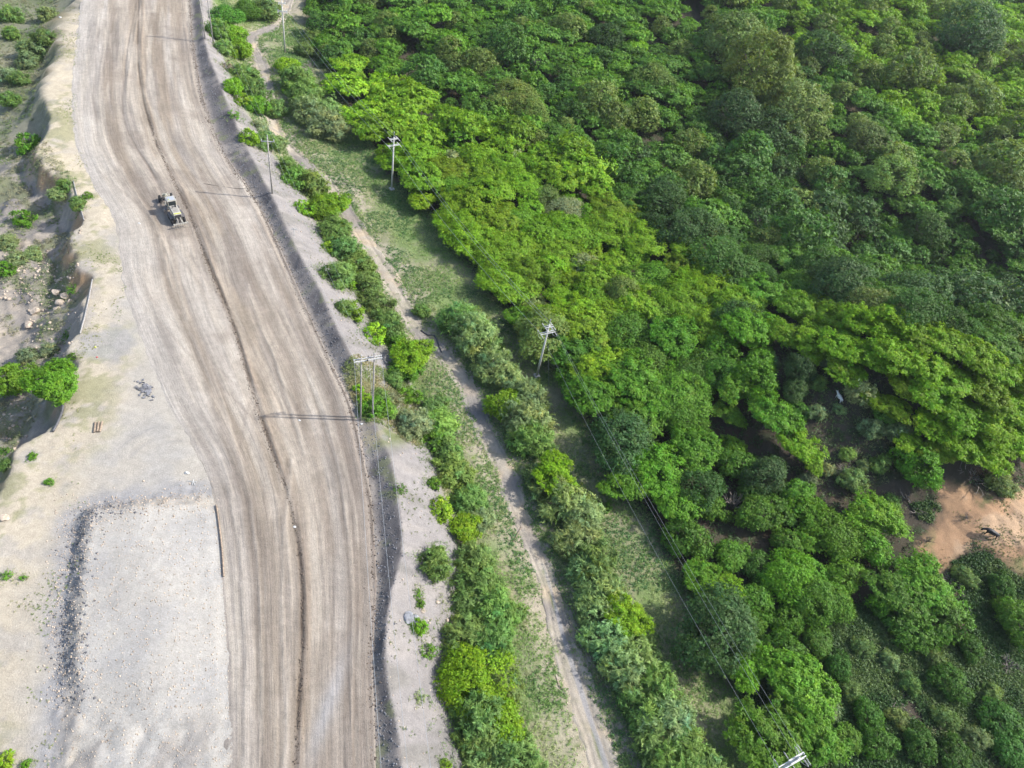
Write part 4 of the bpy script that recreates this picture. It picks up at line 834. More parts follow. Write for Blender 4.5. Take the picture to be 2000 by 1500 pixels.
def skirt():
    rng = np.random.default_rng(77); Q = []
    for q in PLANTS:
        if q['kind'] != 'shrub': continue
        n = int(14*max(q['r'], .6)**1.5); a = rng.uniform(0, 6.28, n); d = q['r']*rng.uniform(.55, 1.55, n)
        Q.append(np.stack([q['p'].x+d*np.cos(a), q['p'].y+d*np.sin(a)], 1))
    Q = np.vstack(Q); Q = Q[(np.abs(sdist(Q, L_K)[0]) > 1.0) & (hat(Q[:, 0], Q[:, 1]) > -40)]
    per = 10; k = np.repeat(np.arange(len(Q)), per); sz = rng.uniform(.5, 1.6, len(Q)); a = rng.uniform(0, 6.28, len(k)); sp = rng.random(len(k))
    D = np.stack([np.cos(a)*.5, np.sin(a)*.5, np.full(len(k), .6)], 1); P = np.stack([Q[k, 0], Q[k, 1], hat(Q[k, 0], Q[k, 1])], 1)+np.stack([np.cos(a)*sp*.35, np.sin(a)*sp*.35, rng.uniform(.05, .4, len(k))], 1)*sz[k][:, None]
    T = pal2((.24, .27, .13), (.13, .22, .06), 3.0)(Q, rng)[k]*rng.uniform(.75, 1.25, len(k))[:, None]
    V, F, T = leaves(P, unit(np.array([0, 0, .8])+rng.normal(0, .6, (len(k), 3))), unit(D), .30, .06, T, rng)
    tag(link('bush_litter', fastmesh('bush_litter', V, F, T), M['leaf']), 'dry weeds and seedlings crowding round the feet of the bushes', None, None, 'stuff')
skirt()
tufts('straw_grass', 'straw and green grass on the mound around the wooden pole pair', np.array([(668, 735), (700, 712), (790, 715), (860, 800), (820, 870), (760, 842), (712, 838), (690, 800)], float), 2600,
      pal2((.30, .27, .14), (.16, .22, .07), 3.0), .34, .34, .06, 9, .5, None, z=-1.5, seed=14)
tufts('soil_grass', 'thin dry grass on the bare soil slope with the black cow', np.array([(1815, 930), (2080, 940), (2100, 1160), (1900, 1100), (1800, 1130)], float), 4200,
      pal2((.30, .23, .14), (.13, .16, .06), 3.0), .12, .22, .05, 7, .4, lambda Q: sstep(-.1, .3, fbm(Q[:, 0], Q[:, 1], 4, 3.0)), z=0, seed=15)

# ------------------------------------------------------------------ bare brush and dead trees
def brush(px, py, rad, mesh, name, label, cat, sz=1.0):
    p = hit(px, py, .5); w = proj(p)[2]; o = empty(name, p, float(RNG.uniform(0, 6.28)))
    k = rad/FPX*w; o.scale = (k, k, k*sz); link('branches', mesh, None, o); tag(o, label, cat, 'dead branches and bare trees'); return o
brush(1900, 930, 34, TWIGF[0], 'brush_heap', 'large grey heap of cut branches at the top of the bare soil slope', 'brush heap', .9)
brush(1782, 985, 30, TWIGF[1], 'brush_heap', 'grey brown heap of cut branches left of the bare soil slope', 'brush heap', .9)
brush(1972, 1300, 26, TWIG[1], 'dead_bush', 'purplish bare bush low at the right edge of the photo', 'dead bush', .8)
brush(1858, 1130, 26, TWIGF[0], 'brush_heap', 'small heap of dead branches below the black cow slope', 'brush heap', .7)
brush(1762, 1365, 24, TWIGF[1], 'brush_heap', 'faint grey brush heap among the creeping leaves at lower right', 'brush heap', .6)
brush(1432, 988, 30, TWIG[0], 'dead_tree', 'bare pale grey tree between two leafy crowns beside the wood edge', 'dead tree', 1.6)
brush(1652, 925, 26, TWIG[2], 'dead_tree', 'small bare bleached tree below the pale sage bush in the clearing', 'dead tree', 1.1)
brush(1150, 795, 18, TWIG[1], 'dead_tree', 'small bare twiggy tree under the wires right of the leaning pole', 'dead tree', 1.2)
brush(1812, 1055, 14, TWIG[0], 'dead_tree', 'broken bare stump at the left foot of the bare soil slope', 'dead tree', 1.3)
brush(608, 130, 26, TWIGF[1], 'brush_heap', 'wide grey patch of leafless brush on the left edge of the far wood', 'brush heap', .7)
brush(628, 160, 20, TWIG[2], 'dead_bush', 'grey leafless bush below the wide brush patch by the far wood', 'dead bush', .6)
brush(1890, 1010, 12, TWIG[1], 'dead_bush', 'dark snag standing on the bare soil left of the black cow', 'dead bush', 1.1)

for k_, (x, y, r) in enumerate([(1052, 112, 14), (1180, 395, 12), (900, 250, 10), (1330, 330, 12), (1700, 175, 12), (1480, 420, 12), (1375, 600, 14), (820, 60, 12), (1275, 560, 10), (1840, 560, 12), (1000, 60, 10), (1130, 215, 12)]):
    p = hit(x, y, 4.5); o = empty('dead_tree', p+Vector((0, 0, 1.5)), k_*1.3); k = r/FPX*proj(p)[2]; o.scale = (k, k, 3.2); link('branches', TWIG[k_ % 3], None, o)
    tag(o, '%s bare grey snag in the green canopy counting up from the bottom' % ['tenth', 'sixth', 'eighth', 'seventh', 'ninth', 'fourth', 'first', 'eleventh', 'third', 'second', 'twelfth', 'fifth'][k_], 'dead tree', 'dead branches and bare trees')

# ------------------------------------------------------------------ poles and wires
def arm_dir(a, b, z):
    A, B = unp(a[0], a[1], z), unp(b[0], b[1], z); d = B-A; return math.atan2(d[1], d[0])
def insulator(parent, p, down=False):
    b = MB(); s = -1 if down else 1
    b.cone((p[0], p[1], p[2]), (p[0], p[1], p[2]+s*.34), .03, .03, 6)
    for k in range(3): b.cone((p[0], p[1], p[2]+s*(.08+.09*k)), (p[0], p[1], p[2]+s*(.12+.09*k)), .085, .06, 10)
    return b.build('insulator', M['porcelain'], parent, True)
def concrete_pole(label, base, top_h, az, arms, lean=(0, 0), foot=True):
    root = empty('utility_pole', base, az); tag(root, label, 'utility pole', 'pale poles along the edge of the wood')
    b = MB(); lx, ly = lean
    b.tube([(0, 0, -.6), (lx*.5, ly*.5, top_h*.5), (lx, ly, top_h)], [.19, .155, .115], 12); b.build('shaft', M['concrete'], root, True)
    if foot: MB().box((0, 0, .10), (.9, .9, .3), bev=.04).build('footing', M['concrete'], root)
    MB().cone((lx, ly, top_h), (lx, ly, top_h+.75), .045, .03, 8).build('top_spike', M['galv'], root)
    for z, hw in arms:
        f = z/top_h; cx, cy = lx*f, ly*f
        for s in (-1, 1):
            MB().box((cx, cy+s*.17, z), (2*hw, .09, .12)).build('crossarm', M['white'], root)
        for s in (-1, 1):
            b = MB(); b.cone((cx+s*.12, cy+.17, z-.8), (cx+s*hw*.55, cy+.17, z-.06), .025, .025, 5); b.build('brace', M['galv'], root)
            for o in (-1, 1):
                b = MB(); q = Vector((cx+s*(hw-.1), cy+o*.25, z)); e = q+Vector((0, o*.75, -.04))
                b.cone(q, e, .02, .02, 5)
                for k in range(5): c0 = q.lerp(e, .2+.15*k); b.cone(c0, c0+Vector((0, o*.05, 0)), .075, .05, 8)
                b.build('insulator', M['porcelain'], root, True)
    insulator(root, (lx, ly+.0, top_h+.75))
    return root
P3 = hit(1048, 735); h3 = 11.6
t3 = unp(1073, 634, P3.z+h3); az3 = arm_dir((1052, 648), (1086, 641), P3.z+10)
ca, sa = math.cos(-az3), math.sin(-az3); dx3, dy3 = t3[0]-P3.x, t3[1]-P3.y
pole3 = concrete_pole('leaning white concrete pole with two double crossarms beside the pale topped tree', P3, h3, az3, [(11.2, .75), (9.9, 1.25)], (dx3*ca-dy3*sa, dx3*sa+dy3*ca))
P2 = hit(765, 371); az2 = arm_dir((757, 291), (782, 287), P2.z+10)
pole2 = concrete_pole('upright white concrete pole in the middle of the corridor beside the bright feathery canopy', P2, 11.2, az2, [(10.8, .9), (9.5, 1.25)])
P1 = hit(557, 103); az1 = arm_dir((544, 29), (567, 31), P1.z+9)
pole1 = concrete_pole('farthest white pole, standing beside the bend of the dirt track near the top', P1, 12.0, az1, [(9.6, 1.1), (11.4, .8)], foot=False)
q4 = unp(1560, 1479, 7.3); P4 = Vector((q4[0], q4[1], float(hat(q4[0], q4[1])))); az4 = arm_dir((1535, 1492), (1570, 1472), 7.0)
pole4 = concrete_pole('large near pole cut by the bottom edge of the photo, with white double crossarms', P4, 7.4-P4.z, az4, [(7.0-P4.z, .95), (5.7-P4.z, 1.5)])
P0 = Vector((P1.x+(P1.x-P2.x)*.9, P1.y+(P1.y-P2.y)*.9, 0)); P0.z = float(hat(P0.x, P0.y))
def pt(P, az, x, y, z): return Vector((P.x+math.cos(az)*x-math.sin(az)*y, P.y+math.sin(az)*x+math.cos(az)*y, P.z+z))
def wire(a, b, sag, label, r=.016, group='overhead wires between the pale poles', mat='wire'):
    n = 28; pts = [a.lerp(b, i/n)-Vector((0, 0, 4*sag*(i/n)*(1-i/n))) for i in range(n+1)]
    m = MB(); m.tube(pts, r, 5); o = m.build('overhead_wire', M[mat]); tag(o, label, 'wire', group); return o
L3 = (dx3*ca-dy3*sa, dx3*sa+dy3*ca)
def jumper(a, b, dz, parent):
    m = MB(); n = 8; iv = parent.matrix_basis.inverted()
    m.tube([iv @ (a.lerp(b, i/n)-Vector((0, 0, 4*dz*(i/n)*(1-i/n)))) for i in range(n+1)], .018, 5); return m.build('jumper', M['wire'], parent)
def att(P, az, ln, sx, s, z, o, h): f = z/h; return pt(P, az, ln[0]*f+sx, ln[1]*f+o*1.0, z-.04)
W34 = [('left', -1.15, 9.9, -1.4, 5.7-P4.z), ('centre right', 1.15, 9.9, .9, 5.7-P4.z), ('outer right', .65, 11.2, .85, 7.0-P4.z)]
for nm, x3, z3, x4, z4 in W34:
    wire(att(P3, az3, L3, x3, 0, z3, -1, h3), att(P4, az4, (0, 0), x4, 0, z4, 1, 9), 1.0, 'wire from the leaning pole %s crossarm end to the bottom edge pole' % nm, .010)
for nm, x2, z2, x3, z3 in [('lower left', -1.15, 9.5, -1.15, 9.9), ('lower right', 1.15, 9.5, 1.15, 9.9), ('upper right', .8, 10.8, .65, 11.2)]:
    wire(att(P2, az2, (0, 0), x2, 0, z2, -1, 11), att(P3, az3, L3, x3, 0, z3, 1, h3), 1.3, '%s wire between the upright white pole and the leaning pole' % nm)
for nm, x2, z2, x1, z1 in [('lower left', -1.15, 9.5, -1.0, 9.6), ('lower right', 1.15, 9.5, 1.0, 9.6), ('upper right', .8, 10.8, .7, 11.4)]:
    wire(att(P1, az1, (0, 0), x1, 0, z1, -1, 11), att(P2, az2, (0, 0), x2, 0, z2, 1, 11), 1.4, '%s wire between the farthest white pole and the upright white pole' % nm)
pole0 = copy_tree(pole1); pole0.location = P0; pole0['label'] = 'white pole beyond the top edge of the photo, next after the farthest one in view'
for nm, x, z in [('lower left', -1.0, 9.6), ('lower right', 1.0, 9.6), ('upper right', .7, 11.4)]:
    wire(att(P1, az1, (0, 0), x, 0, z, 1, 11), att(P0, az1, (0, 0), x, 0, z, -1, 11), 1.2, '%s wire leaving the farthest white pole over the top edge' % nm)
for P, az, ln, h, ro in ((P3, az3, L3, h3, pole3), (P4, az4, (0, 0), 7.4-P4.z, pole4)):
    ro.rotation_euler = (0, 0, az); bpy.context.view_layer.update()
    for x, z in ((-1.15, 9.9), (1.15, 9.9), (.65, 11.2)) if ro is pole3 else ((-1.4, 5.7-P4.z), (1.4, 5.7-P4.z), (.85, 7.0-P4.z)):
        jumper(att(P, az, ln, x, 0, z, -1, h), att(P, az, ln, x, 0, z, 1, h), .7, ro)
# guy wire of the leaning pole
m = MB(); m.tube([pt(P3, az3, L3[0]*.9, L3[1]*.9, 10.4), pt(P3, az3, L3[0]*.9+1.0, -3.5, -.2)], .012, 4); tag(m.build('guy_wire', M['wire']), 'thin guy wire from the leaning white pole down to the grass', 'guy wire')

# wooden line beside the road
def wood_h(label, base, az, h=12.0, arm=1.75, gap=.8):
    root = empty('h_frame_pole', base, az); tag(root, label, 'utility pole', 'wooden poles along the haul road')
    for s in (-1, 1):
        b = MB(); b.tube([(s*gap, 0, -.8), (s*gap, 0, h*.5), (s*gap, 0, h)], [.12, .11, .09], 10); b.build('post', M['wood'], root, True)
        MB().cone((s*gap, 0, h), (s*gap, 0, h+.12), .12, .03, 10).build('pole_cap', M['white'], root, True)
    for s in (-1, 1): MB().box((0, s*.19, h-.75), (2*arm, .10, .14)).build('crossarm', M['white'], root)
    for s in (-1, 1):
        b = MB(); b.cone((s*(arm-.08), 0, h-.72), (s*(arm-.08), 0, h-.45), .07, .05, 8); b.build('insulator', M['white'], root, True)
        b = MB(); b.cone((s*.12, s*.3, h-.75), (s*.12, s*.3, h-.50), .08, .06, 8); b.build('insulator', M['dark'], root, True)
    return root
HFb = hit(716, 821); azh = arm_dir((697, 694), (739, 687), HFb.z+11.2)
H1 = wood_h('wooden pole pair with one white crossarm standing beside the haul road bend', HFb, azh, 12.0)
Pf = hit(409, 81); azf = arm_dir((386, 5), (414, 6), Pf.z+10)
H2 = wood_h('distant wooden pole pair with white crossarm at the top edge beside the haul road', Pf, azf, 11.0)
Pn = unp(800, 1720, 2.5); HN = Vector((Pn[0], Pn[1], float(hat(Pn[0], Pn[1]))))
H0 = wood_h('wooden pole pair below the bottom edge of the photo beside the haul road', HN, azh, 9.5, 2.2, 1.0)
Ps = hit(532, 379); azs = arm_dir((519, 283), (539, 284), Ps.z+9.8)
root = empty('utility_pole', Ps, azs); tag(root, 'thin single wooden pole with a short crossarm on the embankment above the track', 'utility pole', 'wooden poles along the haul road')
b = MB(); b.tube([(0, 0, -.6), (0, 0, 5), (0, 0, 10.6)], [.15, .13, .10], 10); b.build('shaft', M['wood'], root, True)
MB().box((0, .14, 9.8), (2.1, .09, .12)).build('crossarm', M['white'], root)
for s in (-.98, 0, .98): insulator(root, (s, .14, 9.86 if s else 10.6))
b = MB(); b.cone((.5, .14, 9.8), (.03, .1, 9.2), .02, .02, 5); b.cone((-.5, .14, 9.8), (-.03, .1, 9.2), .02, .02, 5); b.build('brace', M['galv'], root)
Pc = hit(575, 462); c = empty('marker_post', Pc, azs); tag(c, 'small white cross shaped post on the pale embankment slope', 'marker post')
MB().tube([(0, 0, -.2), (0, 0, 1.7)], .05, 8).build('post', M['white'], c); MB().box((0, 0, 1.35), (1.0, .07, .1)).build('crossbar', M['white'], c)
for nm, x in (('left', -1.67), ('middle', .12), ('right', 1.67)):
    k = x/1.67
    g = 'overhead wires along the haul road'
    wire(pt(HFb, azh, x, 0, 11.5), pt(HN, azh, x*1.25, 0, 9.0), 1.2, '%s wire running from the wooden pole pair down to the bottom edge' % nm, .015, g)
    wire(pt(HFb, azh, x, 0, 11.5), pt(Ps, azs, k*.98, .14, 10.1 if abs(k) > .5 else 10.9), 1.0, '%s thin wire between the wooden pole pair and the single wooden pole' % nm, .008, g)
    wire(pt(Ps, azs, k*.98, .14, 10.1 if abs(k) > .5 else 10.9), pt(Pf, azf, x, 0, 10.5), 1.3, '%s thin wire between the single wooden pole and the distant pole pair' % nm, .008, g)

# ------------------------------------------------------------------ motor grader
def grader():
    a = unp(352, 436, .8); f = unp(321, 381, .8); az = math.atan2(f[1]-a[1], f[0]-a[0]); c = (a+f)/2
    g = empty('motor_grader', (c[0], c[1], .04), az); g.scale = (.92, .92, .92); tag(g, 'dusty pale motor grader with rear ripper working on the haul road', 'motor grader')
    pm, st, dk = M['paint'], M['steel'], M['dark']
    MB().box((-2.55, 0, 1.05), (3.6, .95, .45), bev=.05).build('rear_frame', st, g)
    b = MB(); b.prism([(-4.0, 1.25), (-4.0, 2.1), (-3.7, 2.32), (-1.35, 2.42), (-1.2, 2.3), (-1.2, 1.25)], -.62, .62); h = b.build('engine_hood', M['roof'], g)
    for k in range(6): MB().box((-3.3+.34*k, 0, 2.41+.013*k), (.10, .9, .03)).build('louver', M['steelpipe'], h)
    MB().box((-4.05, 0, 1.75), (.08, 1.1, .75)).build('radiator_grille', dk, h); MB().box((-3.86, 0, 2.33), (.14, 1.2, .04)).build('warning_band', M['hi'], h)
    MB().cone((-2.2, .3, 2.35), (-2.2, .3, 3.0), .07, .06, 10).build('exhaust_pipe', st, g); MB().cone((-1.9, -.28, 2.35), (-1.9, -.28, 2.75), .13, .15, 12).build('air_intake', dk, g)
    cb = MB().box((-.35, 0, 2.25), (1.35, 1.35, 1.55), bev=.06).build('cab', M['glass'], g)
    for x in (-1.0, .30):
        for y in (-.66, .66): MB().cone((x, y, 1.5), (x*.98, y*.98, 3.05), .05, .05, 6).build('cab_pillar', pm, cb)
    MB().box((-.35, 0, 1.62), (1.45, 1.45, .30)).build('cab_sill', pm, cb)
    rf = MB().box((-.35, 0, 3.12), (1.65, 1.60, .16), bev=.07).build('cab_roof', M['roof'], cb); MB().box((-.35, 0, 3.22), (1.15, 1.1, .06), bev=.02).build('roof_panel', M['galv'], cb)
    MB().cone((-.75, .4, 3.24), (-.75, .4, 3.42), .08, .06, 8).build('beacon', M['hi'], cb)
    for s in (-1, 1):
        MB().box((-.1, s*1.05, 1.15), (.9, .35, .05)).build('step', st, g)
        MB().box((.55, s*.95, 2.6), (.06, .22, .32)).build('mirror', dk, g)
    b = MB(); b.tube([(.3, 0, 1.45), (.9, 0, 1.95), (2.2, 0, 2.15), (3.6, 0, 1.65), (4.35, 0, 1.15)], [.24, .24, .22, .20, .19], 8); b.build('front_frame', pm, g)
    MB().box((4.45, 0, .95), (.35, .9, .5), bev=.04).build('nose_block', pm, g)
    MB().box((4.1, 0, .68), (.3, 1.9, .24), bev=.03).build('front_axle', st, g)
    for s in (-1, 1):
        b = MB(); b.cone((1.7, s*.25, 2.75), (1.5, s*.75, 1.05), .07, .05, 8); b.build('lift_cylinder', M['galv'], g)
        MB().box((1.7, s*.28, 2.35), (.3, .2, .75)).build('cylinder_bracket', pm, g)
        MB().box((3.5, s*.38, 1.9), (.1, .25, .18)).build('headlight', M['roof'], g)
    b = MB(); b.cone((1.45, 0, .78), (1.45, 0, .9), .78, .78, 24); b.build('blade_circle', st, g)
    b = MB(); b.tube([(4.0, 0, .8), (2.6, .4, .85), (1.45, .7, .85)], .09, 6); b.tube([(4.0, 0, .8), (2.6, -.4, .85), (1.45, -.7, .85)], .09, 6); b.build('drawbar', pm, g)
    b = MB(); ang = math.radians(38); R_ = Matrix.Rotation(ang, 3, 'Z')
    b.prism([(.20, .10), (.05, .22), (.0, .40), (.05, .60), (.20, .75), (.24, .73), (.10, .58), (.05, .40), (.10, .24), (.24, .13)], -1.85, 1.85)
    bl = b.build('moldboard', M['steelpipe'], g); bl.location = (1.35, 0, .02); bl.rotation_euler = (0, 0, ang)
    tb = MB(); W = .62; tb.lathe([(.30, -.19), (.52, -.20), (W, -.13), (W+.02, 0), (W, .13), (.52, .20), (.30, .19)], n=26)
    for k in range(26):
        a_ = 2*math.pi*k/26; tb.box((math.cos(a_)*(W+.02), 0, math.sin(a_)*(W+.02)), (.05, .30, .05), Matrix.Rotation(-a_, 3, 'Y'))
    tyre0 = None
    for x, y, s in ((4.1, 1.02, -8), (4.1, -1.02, -8), (-1.75, 1.0, 0), (-1.75, -1.0, 0), (-3.35, 1.0, 0), (-3.35, -1.0, 0)):
        w = empty('wheel', (x, y, .63)); w.parent = g; w.rotation_euler = (math.radians(8) if x > 3 else 0, 0, math.radians(s*1.2))
        if tyre0 is None:
            t = tb.build('tyre', dk, w, True); b = MB(); b.cone((0, -.12, 0), (0, .12, 0), .31, .31, 18); b.cone((0, -.17, 0), (0, .17, 0), .12, .12, 10); r = b.build('rim', M['rim'], w); tyre0 = (t, r)
        else:
            for q in tyre0: c = q.copy(); COL.objects.link(c); c.parent = w
    for s in (-1, 1):
        MB().box((-2.55, s*.72, .68), (1.7, .22, .36), bev=.04).build('tandem_case', pm, g)
        MB().box((-2.6, s*1.0, 1.36), (2.3, .5, .05), bev=.01).build('fender', st, g)
    b = MB()
    for s in (-.45, .45): b.cone((-4.0, s, 1.15), (-5.0, s, .95), .07, .07, 6)
    for s in (-.28, .28): b.cone((-4.05, s, 1.6), (-4.95, s, 1.1), .06, .04, 6)
    rp = b.build('ripper', M['roof'], g); MB().box((-5.05, 0, .95), (.20, 2.5, .22), bev=.02).build('ripper_beam', M['roof'], rp)
    for k in range(7):
        b = MB(); y = -1.14+.38*k; b.tube([(-5.10, y, 1.2), (-5.22, y, .8), (-5.30, y, .45), (-5.18, y, .16)], [.055, .05, .045, .02], 5); b.build('shank', M['roof'], rp)
    return g
grader()

# ------------------------------------------------------------------ pipes, timbers, rocks
def pipe(px, r, name, label, cat, mat, lift=.0, zz=None):
    pts = [hit(x, y) for x, y in px]; L = dense(np.array([(p.x, p.y) for p in pts]), .6)
    m = MB(); m.tube([(x, y, float(hat(x, y))+r*.7+lift) for x, y in L], r, 8); o = m.build(name, M[mat], None, True); tag(o, label, cat); return o
pipe([(181, 548), (176, 580), (168, 615), (158, 655)], .11, 'drain_pipe', 'long grey pipe lying down the edge of the western cliff', 'pipe', 'steelpipe', .1)
pipe([(144, 356), (153, 392), (165, 432)], .10, 'drain_pipe', 'short grey pipe half hidden by shrubs on the upper left slope', 'pipe', 'steelpipe', .1)
pipe([(126, 768), (124, 795), (116, 822), (105, 846)], .15, 'drain_pipe', 'curved black pipe below the spreading tree at the left', 'pipe', 'pipe', .1)
pipe([(822, 648), (836, 657), (848, 660), (855, 674), (862, 692)], .13, 'culvert_pipe', 'bent black pipe crossing the dirt track', 'pipe', 'pipe', .05)
pipe([(498, 372), (470, 372), (430, 367), (398, 363)], .0001+.03, 'shadow_strip', 'thin dark strip standing in for the shadow of the single wooden pole', 'shadow_strip', 'dark', .30)  # dark strip laid on the road as the wooden pole's cast shadow
pipe([(423, 990), (428, 1020), (434, 1075), (438, 1130)], .09, 'edge_log', 'long dark log edging the east side of the gravel pad', 'log', 'timber', .12)
pipe([(1018, 1030), (1002, 1060)], .05, 'short_pole', 'short dark pole lying among weeds west of the dirt track', 'pole', 'timber', .1)
for k, (x0, y0, x1, y1, wd) in enumerate([(187, 826, 185, 846, 'left'), (194, 826, 191, 846, 'middle'), (201, 827, 196, 847, 'right')]):
    a = hit(x0, y0); b_ = hit(x1, y1); m = MB(); m.tube([a+Vector((0, 0, .15)), b_+Vector((0, 0, .15))], .12, 6); o = m.build('timber_post', M['timber']); tag(o, '%s one of three short brown timbers lying on the sandy verge' % wd, 'timber', 'three short timbers')
def rock(px, py, r, label=None, mat='rock', cat='boulder', group='boulders', seed=0, sq=.7, name='boulder'):
    p = hit(px, py); rn = random.Random(int(px*13+py*7+seed)); w = proj(p)[2]; R = r/FPX*w
    bm = bmesh.new(); bmesh.ops.create_icosphere(bm, subdivisions=3 if R > .35 else 2, radius=1)
    ax = [(Vector((rn.gauss(0, 1), rn.gauss(0, 1), rn.gauss(0, 1))).normalized(), rn.uniform(.55, .9)) for _ in range(9)]
    for v in bm.verts:
        for n, d in ax:
            k = v.co.dot(n)
            if k > d: v.co -= n*(k-d)*.9
        v.co += v.co.normalized()*rn.gauss(0, .02)
        v.co = Vector((v.co.x*rn.uniform(.99, 1.01), v.co.y*.85, v.co.z*sq))*R*1.15
    me = bpy.data.meshes.new(name); bm.to_mesh(me); bm.free(); o = link(name, me, M[mat]); o.location = p+Vector((0, 0, R*.25)); o.rotation_euler = (0, 0, rn.uniform(0, 6))
    tag(o, label, cat, group); return o
for x, y, r, t in [(112, 574, 9, 'topmost tan boulder of the pile in the shaded western hollow'), (128, 582, 9, 'right hand tan boulder of the pile in the western hollow'), (118, 594, 9, 'middle tan boulder of the pile in the western hollow'),
                   (112, 606, 7, 'lowest tan boulder of the pile in the western hollow'), (137, 592, 6, 'small brown boulder at the right end of the hollow pile'), (70, 613, 9, 'pale boulder lying alone left of the hollow pile'),
                   (57, 636, 9, 'large brown boulder low on the rocky western slope'), (10, 1016, 9, 'rounded pinkish boulder on the sand at the left edge'), (823, 1181, 5, 'tan rock above the grey boulder on the embankment crest'),
                   (826, 1196, 6, 'cream rock directly above the lime bush on the embankment'), (854, 1177, 4, 'small tan rock on the slope right of the cream rock'), (873, 1213, 4, 'grey white rock farthest right on the pale slope')]:
    rock(x, y, r, t)
rock(798, 1211, 12, 'big blue grey boulder beside the lime green bush on the embankment crest', 'rockg'); rock(810, 1213, 9, 'smaller blue grey boulder touching the lime green bush', 'rockg')
# loose stones too many to count
def stones(name, label, poly, n, zref, r0, r1, mat, seed, dens=None):
    rng = np.random.default_rng(seed); Wp = wline(np.array(poly, float), zref); lo, hi = Wp.min(0), Wp.max(0)
    Q = rng.uniform(lo, hi, (n*8, 2)); Q = Q[inpoly(Q, Wp)][:n]
    if dens is not None: Q = Q[rng.random(len(Q)) < dens(Q)]
    oc = np.array([(1, 0, 0), (-1, 0, 0), (0, 1, 0), (0, -1, 0), (0, 0, 1), (0, 0, -1)], float); fc = np.array([(0, 2, 4), (2, 1, 4), (1, 3, 4), (3, 0, 4), (2, 0, 5), (1, 2, 5), (3, 1, 5), (0, 3, 5)])
    V = oc[None]*rng.uniform(.6, 1.2, (len(Q), 6, 1))*(r0+(r1-r0)*rng.random(len(Q))**3)[:, None, None]; a = rng.uniform(0, 6.28, len(Q)); c, s = np.cos(a)[:, None], np.sin(a)[:, None]
    V = np.stack([V[..., 0]*c-V[..., 1]*s, V[..., 0]*s+V[..., 1]*c, V[..., 2]*.7], 2); V += np.stack([Q[:, 0], Q[:, 1], hat(Q[:, 0], Q[:, 1])+.01], 1)[:, None]
    F = (fc[None]+6*np.arange(len(Q))[:, None, None]).reshape(-1, 3); me = fastmesh(name, V.reshape(-1, 3), F); return tag(link(name, me, M[mat]), label, None, None, 'stuff')
stones('loose_stones', 'loose stones rolled down the embankment and its berm', SLP, 2600, -1, .04, .20, 'rock', 21)
stones('gravel', 'pale gravel and lumps on the pad and its edges', [(100, 960), (440, 960), (452, 1540), (80, 1540)], 5000, .5, .03, .13, 'rock', 22)
def along(name, label, px, n, w, r0, r1, mat, seed, z=0.0, lift=0.05):
    rng = np.random.default_rng(seed); L = dense(wline(px, z), 1.0); i = rng.integers(0, len(L)-1, n)
    Q = L[i]+(L[i+1]-L[i])*rng.random((n, 1))+rng.normal(0, w, (n, 2))
    oc = np.array([(1, 0, 0), (-1, 0, 0), (0, 1, 0), (0, -1, 0), (0, 0, 1), (0, 0, -1)], float); fc = np.array([(0, 2, 4), (2, 1, 4), (1, 3, 4), (3, 0, 4), (2, 0, 5), (1, 2, 5), (3, 1, 5), (0, 3, 5)])
    V = oc[None]*rng.uniform(.6, 1.2, (n, 6, 1))*(r0+(r1-r0)*rng.random(n)**3)[:, None, None]
    V += np.stack([Q[:, 0], Q[:, 1], np.where(hat(Q[:, 0], Q[:, 1]) < -.15 if z == 0 else False, 0.0, hat(Q[:, 0], Q[:, 1]))+lift], 1)[:, None]
    F = (fc[None]+6*np.arange(n)[:, None, None]).reshape(-1, 3); return tag(link(name, fastmesh(name, V.reshape(-1, 3), F), M[mat]), label, None, None, 'stuff')
PX_W2 = [(290, 230), (335, 345), (372, 420), (408, 520), (443, 600), (468, 675), (488, 750), (510, 820), (536, 890), (562, 960), (580, 1020), (590, 1090), (595, 1170), (593, 1270), (586, 1380), (579, 1520)]
along('soil_clods', 'dark clods of soil along the fresh furrow on the haul road', PX_W2, 2600, .22, .04, .13, 'clod', 41)
along('edge_clods', 'clods and stones along the east edge of the haul road', PX_R[2:-1], 3000, .35, .04, .15, 'clod', 42)
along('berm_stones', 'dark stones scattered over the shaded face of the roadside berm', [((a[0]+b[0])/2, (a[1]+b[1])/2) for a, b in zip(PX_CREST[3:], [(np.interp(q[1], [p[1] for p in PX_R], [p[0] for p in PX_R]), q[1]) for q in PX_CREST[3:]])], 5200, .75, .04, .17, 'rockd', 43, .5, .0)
along('pad_rubble', 'coarse dark rubble along the western foot of the gravel pad', [(262, 990), (172, 1010), (150, 1080), (140, 1180), (135, 1280), (140, 1370)], 1200, .9, .05, .20, 'rockd', 44, .6, .0)
along('pad_rubble_pale', 'coarse pale rubble along the western foot of the gravel pad', [(400, 968), (262, 985), (165, 1010), (145, 1080), (135, 1180), (130, 1280), (135, 1370)], 1600, 1.3, .05, .16, 'rock', 45, .6, .0)
stones('rubble', 'broken rubble strewn over the western slopes', [(0, 480), (180, 480), (170, 700), (120, 860), (-60, 900)], 2600, -5, .06, .42, 'rock', 23, lambda Q: sstep(-.15, .2, fbm(Q[:, 0], Q[:, 1], 3, 5.0)))
stones('track_stones', 'stones on the dirt track bed', [(800, 640), (900, 650), (1000, 900), (1120, 1140), (1280, 1560), (1140, 1560), (1000, 1040), (900, 780)], 3000, -4.3, .03, .14, 'rock', 24)
